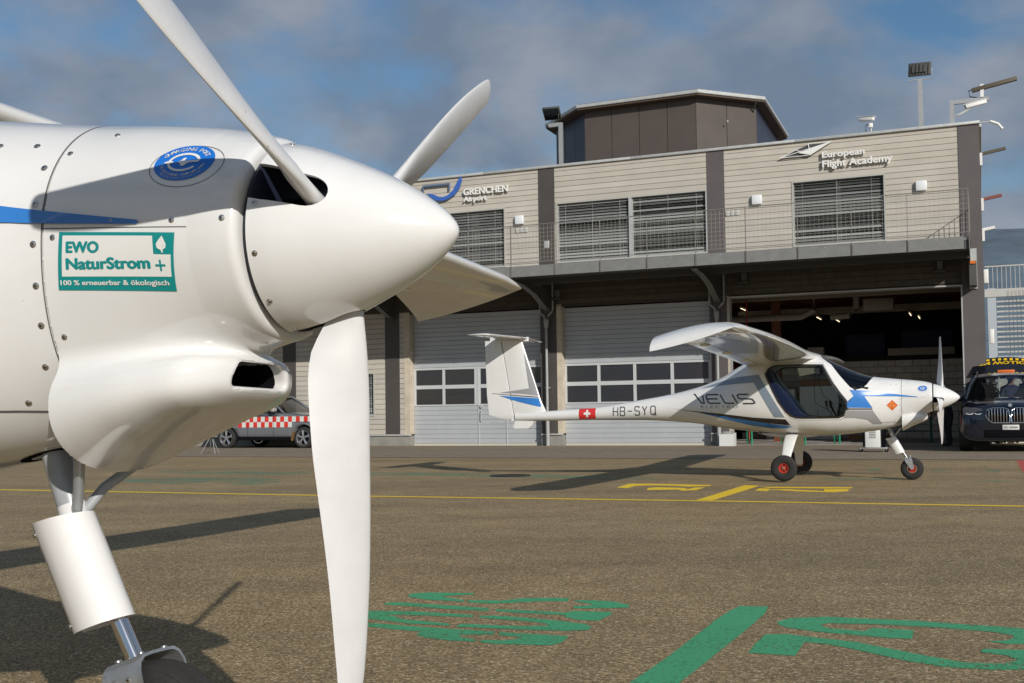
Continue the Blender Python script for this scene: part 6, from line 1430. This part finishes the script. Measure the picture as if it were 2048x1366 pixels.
# ---------------------------------------------------------------- people
def person(loc, rz, label, pose='stand', jacket=(.02, .025, .06), trousers=(.02, .02, .03), vest=None, hair=(.05, .035, .02), bend=0.0, cap=None, h=1.76, group=None):
    P_ = empty('person', loc, rz, label=label, cat='person', group=group); s = h/1.76
    b = bend; sh = Vector((.42*sin(b), 0, .95+.50*cos(b)))
    J = {'pel': (0, 0, .95), 'sp': (sh.x*.5, 0, .95+(sh.z-.95)*.5), 'ch': tuple(sh), 'nk': (sh.x+.03, 0, sh.z+.09), 'hd': (sh.x+.06+.04*b, 0, sh.z+.20), 'ht': (sh.x+.06+.06*b, 0, sh.z+.29)}
    for t, sg_ in (('l', 1), ('r', -1)):
        f = .08*sg_
        J['hip'+t] = (0, .10*sg_, .90); J['kn'+t] = (.03+f*.5, .11*sg_, .50); J['an'+t] = (f*.6-.02, .12*sg_, .09); J['to'+t] = (f*.6+.17, .14*sg_, .04)
        J['sh'+t] = (sh.x, .19*sg_, sh.z-.02); J['el'+t] = (sh.x+.06+.10*b, .25*sg_, sh.z-.30); J['wr'+t] = (sh.x+.22+.2*b, .20*sg_, sh.z-.46 if not b else sh.z-.5)
    R0 = {'pel': .135, 'sp': .125, 'ch': .135, 'nk': .055, 'hd': .088, 'ht': .07}
    for t in 'lr': R0.update({'hip'+t: .095, 'kn'+t: .062, 'an'+t: .045, 'to'+t: .035, 'sh'+t: .068, 'el'+t: .046, 'wr'+t: .030})
    Ed = [('pel', 'sp'), ('sp', 'ch'), ('ch', 'nk'), ('nk', 'hd'), ('hd', 'ht')]
    for t in 'lr': Ed += [('pel', 'hip'+t), ('hip'+t, 'kn'+t), ('kn'+t, 'an'+t), ('an'+t, 'to'+t), ('ch', 'sh'+t), ('sh'+t, 'el'+t), ('el'+t, 'wr'+t)]
    def skin(name, J_, R_, E_, mats, lv=2, parent=P_):
        ks = list(J_); bm = bmesh.new(); ly = bm.verts.layers.skin.verify(); V_ = {k: bm.verts.new(Vector(J_[k])*s) for k in ks}
        for a, c in E_: bm.edges.new((V_[a], V_[c]))
        bm.verts.ensure_lookup_table()
        for k in ks: V_[k][ly].radius = (R_[k]*s, R_[k]*s*(.92 if k in ('ch', 'pel', 'sp') else 1))
        V_[ks[0]][ly].use_root = True
        me = bpy.data.meshes.new(name); bm.to_mesh(me); bm.free(); o = bpy.data.objects.new(name, me); link(o, None)
        m1 = o.modifiers.new('s', 'SKIN'); m2 = o.modifiers.new('u', 'SUBSURF'); m2.levels = lv; m2.render_levels = lv
        dg = bpy.context.evaluated_depsgraph_get(); dg.update(); me2 = bpy.data.meshes.new_from_object(o.evaluated_get(dg)); o.modifiers.clear(); o.data = me2; o.parent = parent
        me2.materials.clear()
        for m_ in mats: me2.materials.append(m_)
        for p_ in me2.polygons: p_.use_smooth = True
        return o
    SK = mat('skin_tone', (.42, .24, .17), .55); JK = mat('jacket_%.3f' % jacket[2], jacket, .8, noise=.2, nscale=12); TR = mat('trousers_%.3f' % trousers[2], trousers, .85, noise=.2, nscale=12); SHO = mat('shoe_black', (.015, .015, .015), .5)
    body = skin('body', J, R0, Ed, [SK, JK, TR, SHO])
    for p_ in body.data.polygons:
        c = p_.center/s
        if c.z < .09: p_.material_index = 3
        elif c.z < .97: p_.material_index = 2
        elif c.z < J['nk'][2]-.02: p_.material_index = 1
        else: p_.material_index = 0
    hp = Vector(J['hd'])*s
    for t in 'lr':
        w = Vector(J['wr'+t])*s; sg_ = 1 if t == 'l' else -1; d = (w-Vector(J['el'+t])*s).normalized()
        HJ = {'w': w/s, 'p': (w+d*.07)/s}; HR = {'w': .027, 'p': .034}; HE = [('w', 'p')]
        for q in range(4):
            o_ = Vector((0, (q-1.5)*.018, 0)); HJ['f%d' % q] = (w+d*.12+o_)/s; HJ['g%d' % q] = (w+d*(.15+.01*(q in (1, 2)))+o_+Vector((0, 0, -.012)))/s; HR['f%d' % q] = .009; HR['g%d' % q] = .007; HE += [('p', 'f%d' % q), ('f%d' % q, 'g%d' % q)]
        HJ['t'] = (w+d*.07+Vector((.0, -sg_*.045, .0)))/s; HR['t'] = .010; HE += [('p', 't')]
        skin('hand', HJ, HR, HE, [SK], 1, body)
    bm = bmesh.new(); bmesh.ops.create_uvsphere(bm, u_segments=20, v_segments=14, radius=.102*s)
    bmesh.ops.delete(bm, geom=[v for v in bm.verts if (v.co.z < -.01*s and v.co.x > -.04*s) or v.co.z < -.06*s], context='VERTS')
    for v in bm.verts: v.co = v.co*1.0+hp+Vector((-.008, 0, .035))*s
    finish(bm, 'cap' if cap else 'hair', mat('hair_or_cap_%.2f' % (cap or hair)[0], cap or hair, .85), body, True, 80)
    bm = bmesh.new(); atube(bm, [hp+Vector((.085, 0, .02))*s, hp+Vector((.112, 0, -.012))*s, hp+Vector((.095, 0, -.02))*s], [.010*s, .014*s, .008*s], 8)
    finish(bm, 'nose', SK, body, True)
    for sg_ in (-1, 1):
        lathe('eye', [(-.008*s, .001), (0, .011*s), (.006*s, .006*s), (.008*s, .001)], mat('eye_dark', (.04, .03, .03), .3), body, 'X', 10, hp+Vector((.084, sg_*.034, .018))*s); lathe('ear', [(-.01*s, .001), (0, .026*s), (.008*s, .001)], SK, body, 'Y', 10, hp+Vector((0, sg_*.090, 0))*s)
    tube('mouth', [hp+Vector((.083, -.025, -.048))*s, hp+Vector((.092, 0, -.050))*s, hp+Vector((.083, .025, -.048))*s], .005*s, mat('lips', (.30, .12, .10), .5), body, 6)
    if vest:
        VJ = {'a': Vector(J['pel'])+Vector((0, 0, .08)), 'b': J['sp'], 'c': Vector(J['ch'])-Vector((0, 0, .01)), 'd': Vector(J['shl'])*.8+Vector(J['ch'])*.2, 'e': Vector(J['shr'])*.8+Vector(J['ch'])*.2}
        skin('safety_vest', VJ, {'a': .150, 'b': .142, 'c': .150, 'd': .085, 'e': .085}, [('a', 'b'), ('b', 'c'), ('c', 'd'), ('c', 'e')], [mat('hi_vis_yellow', vest, .7)], 2, body)
        bm = bmesh.new(); alathe(bm, [(1.10*s, .166*s), (1.16*s, .166*s)], 'Z', 24, (Vector(J['sp'])*s).to_3d()*Vector((1, 1, 0)).x if False else (J['sp'][0]*s, 0, 0)); bmesh.ops.solidify(bm, geom=bm.faces[:], thickness=.003); finish(bm, 'reflective_band', mat('reflective_band', (.6, .6, .6), .3, metal=.5), body, True)
    return P_
FV = TH-pi/2
q = bw(11.52, -1.1); person((q.x, q.y, 0), FV-.9, 'person with grey hair, dark clothes and yellow vest half hidden by the far spinner', jacket=(.018, .018, .022), trousers=(.014, .014, .018), vest=(.42, .62, .02), hair=(.30, .29, .28), bend=.35, h=1.48)
q = Vector((gc.x, gc.y))+Vector((-sin(TH), cos(TH)))*5.35; ux_ = Vector((cos(TH), sin(TH)))
a = q+ux_*-.30; person((a.x, a.y, 0), FV+1.9, 'person in a bright yellow vest seen through the dark car windows', jacket=(.03, .03, .05), trousers=(.02, .025, .06), vest=(.42, .62, .02), hair=(.04, .03, .02), group='people behind the dark blue car')
a = q+ux_*.08+Vector((-sin(TH), cos(TH)))*.35; person((a.x, a.y, 0), FV+.3, 'person in dark navy bending behind the dark car', jacket=(.03, .04, .09), trousers=(.015, .02, .05), hair=(.02, .018, .015), bend=.5, group='people behind the dark blue car')
a = q+ux_*.62+Vector((-sin(TH), cos(TH)))*.15; person((a.x, a.y, 0), FV-1.2, 'person in a pale blue shirt at the right behind the dark car', jacket=(.20, .26, .36), trousers=(.02, .02, .04), hair=(.06, .04, .02), bend=.3, group='people behind the dark blue car')

# ---------------------------------------------------------------- small equipment
WB = mat('white_plastic', (.66, .67, .66), .45); GRN = mat('bench_green', (.02, .26, .13), .5); ORT = mat('bench_top', (.30, .12, .03), .5)
c0 = Vector((7.66, 23.85)); CT = empty('charging_unit', (c0.x, c0.y, 0), TH+.05, label='white upright charging unit on castors behind the nose leg of the whole aircraft', cat='charger')
box('cabinet', -.16, .15, -.20, .20, .10, .78, WB, CT, bev=.015); box('side_panel', -.205, -.165, -.20, .20, .12, .80, BLACK, CT, bev=.008)
for i in range(9): box('vent_slot', -.07, .06, -.206, -.2005, .30+i*.035, .318+i*.035, mat('vent_dark', (.2, .2, .2), .6), CT)
for a, b in ((-.27, .29),): box('trolley_frame', a, b, -.22, .22, .075, .098, GALV, CT, bev=.006)
for x in (-.25, .27):
    for y in (-.18, .18): w_ = lathe('castor', [(-.014, .001), (-.014, .036), (.014, .036), (.014, .001)], BLACK, CT, 'Y', 16, (x, y, .036)); box('castor_fork', x-.008, x+.008, y-.02, y+.02, .04, .076, GALV, w_)
for k in range(4): tube('cable', [(.17+k*.02, -.1, .10), (.19+k*.025, -.12, .35), (.17+k*.02, -.1, .72), (.12, -.08, .80)], .011, BLACK, CT, 8)
def beer_bench(u, v, lab):
    B_ = empty('folding_bench', bw(u, v), TH+.9, label=lab, cat='bench', group='green-legged folding benches'); box('bench_top', -.8, .8, -.13, .13, .455, .48, ORT, B_, bev=.005)
    for x in (-.6, .6):
        for y in (-.09, .09): box('leg', x-.018, x+.018, y-.012, y+.012, 0, .454, GRN, B_)
        box('leg_brace', x-.014, x+.014, -.078, .078, .12, .15, GRN, B_)
beer_bench(6.95, .9, 'green-legged folding bench beside the white carton at the hangar door'); beer_bench(8.35, .7, 'green-legged folding bench farther right in the open hangar doorway')
bt = empty('workbench', bw(10.2, 2.2), TH, label='dark green framed workbench with orange top behind the propeller', cat='workbench'); box('table_top', -.9, .9, -.35, .35, .72, .76, ORT, bt, bev=.005)
for x in (-.8, .8):
    for y in (-.3, .3): box('leg', x-.02, x+.02, y-.02, y+.02, 0, .718, mat('dark_green', (.01, .07, .045), .6), bt)
box('lower_shelf', -.78, .78, -.28, .28, .30, .32, mat('dark_green', (.01, .07, .045), .6), bt)
bx = empty('white_carton', bw(6.08+.12, -.42), TH, label='open white carton standing by the downpipe at the open hangar door', cat='carton'); box('carton_wall', -.20, .16, -.16, -.152, 0, .31, WB, bx); box('carton_wall', -.20, .16, .152, .16, 0, .31, WB, bx); box('carton_wall', -.208, -.2, -.16, .16, 0, .31, WB, bx); box('carton_wall', .16, .168, -.16, .16, 0, .34, WB, bx); box('carton_base', -.2, .16, -.15, .15, .0, .01, WB, bx)
sk = box('stuffed_bag', -.16, .10, -.12, .12, .012, .38, mat('grey_bag', (.30, .29, .27), .8), None, bev=.05); tag(sk, 'crumpled grey bag sticking out of the white carton', 'bag'); sk.location = bw(6.20, -.42); sk.rotation_euler = (0, 0, TH)
def cabinet(u, v, w, h, z0, lab, m_=WB, name='cabinet'):
    c = empty('cabinet', bw(u, v, z0), TH, label=lab, cat='cabinet', group='white cabinets along the block wall'); box('cabinet_body', 0, w, 0, .5, 0, h, m_, c, bev=.006)
    n = max(1, round(w/.6))
    for i in range(n): d_ = box('cabinet_door', i*w/n+.008, (i+1)*w/n-.008, -.018, -.001, .05, h-.02, m_, c); box('handle', (i+1)*w/n-.05, (i+1)*w/n-.035, -.035, -.019, h*.45, h*.58, STEELG, d_)
cabinet(7.10, 5.9, 1.15, 1.62, 0, 'tall white cabinet seen through the cockpit of the whole aircraft', mat('cabinet_white', (.80, .80, .77), .5)); cabinet(6.05, 5.9, .9, 1.55, 0, 'white cabinet left of the one seen through the cockpit', mat('cabinet_white', (.80, .80, .77), .5))
cr = box('wooden_crate', 0, 1.1, 0, .4, 0, .20, mat('crate_wood', (.34, .17, .06), .7, noise=.2, nscale=6), None, bev=.006); tag(cr, 'flat wooden crate lying on the tall white cabinet', 'crate'); cr.location = bw(7.15, 5.95, 1.622); cr.rotation_euler = (0, 0, TH)
pl = empty('wooden_pallet', bw(8.5, 5.6), TH, label='low wooden pallet on the hangar floor behind the charging unit', cat='pallet')
for k in range(5): box('slat', 0, 1.4, k*.17, k*.17+.12, .10, .125, ORT, pl)
for k in range(3): box('bearer', .02, 1.38, k*.34, k*.34+.08, .0, .098, ORT, pl)
for i, (u, w, h, col, lab) in enumerate(((7.2, .5, .35, (.45, .45, .42), 'pale box at the left end of the mezzanine'), (8.3, 1.2, .75, (.010, .014, .07), 'large dark blue crate on the mezzanine'), (10.0, 1.5, .8, (.010, .014, .07), 'dark blue crate at the right of the mezzanine'), (9.65, 1.9, .22, (.30, .28, .22), 'long pale perforated rail on the mezzanine edge'))):
    b_ = box('storage_box', 0, w, 0, .5, 0, h, mat('store_%d' % i, col, .6), None, bev=.01); tag(b_, lab, 'box'); b_.location = bw(u, 7.1+(.0 if i != 3 else -.35)+.6*(i in (1, 2)), 2.522); b_.rotation_euler = (0, 0, TH)
tp = empty('folding_stand', bw(-5.78, -6.0), TH, label='small silver folding stand at the hangar forecourt under the near cowl', cat='stand')
for s in (-1, 1):
    tube('leg', [(s*.03, 0, .42), (s*.22, -.12, .0)], .011, ALU, tp, 8); tube('leg', [(s*.03, 0, .42), (s*.13, .16, .0)], .011, ALU, tp, 8)
box('seat', -.14, .14, -.10, .10, .42, .45, STEELG, tp, bev=.006)
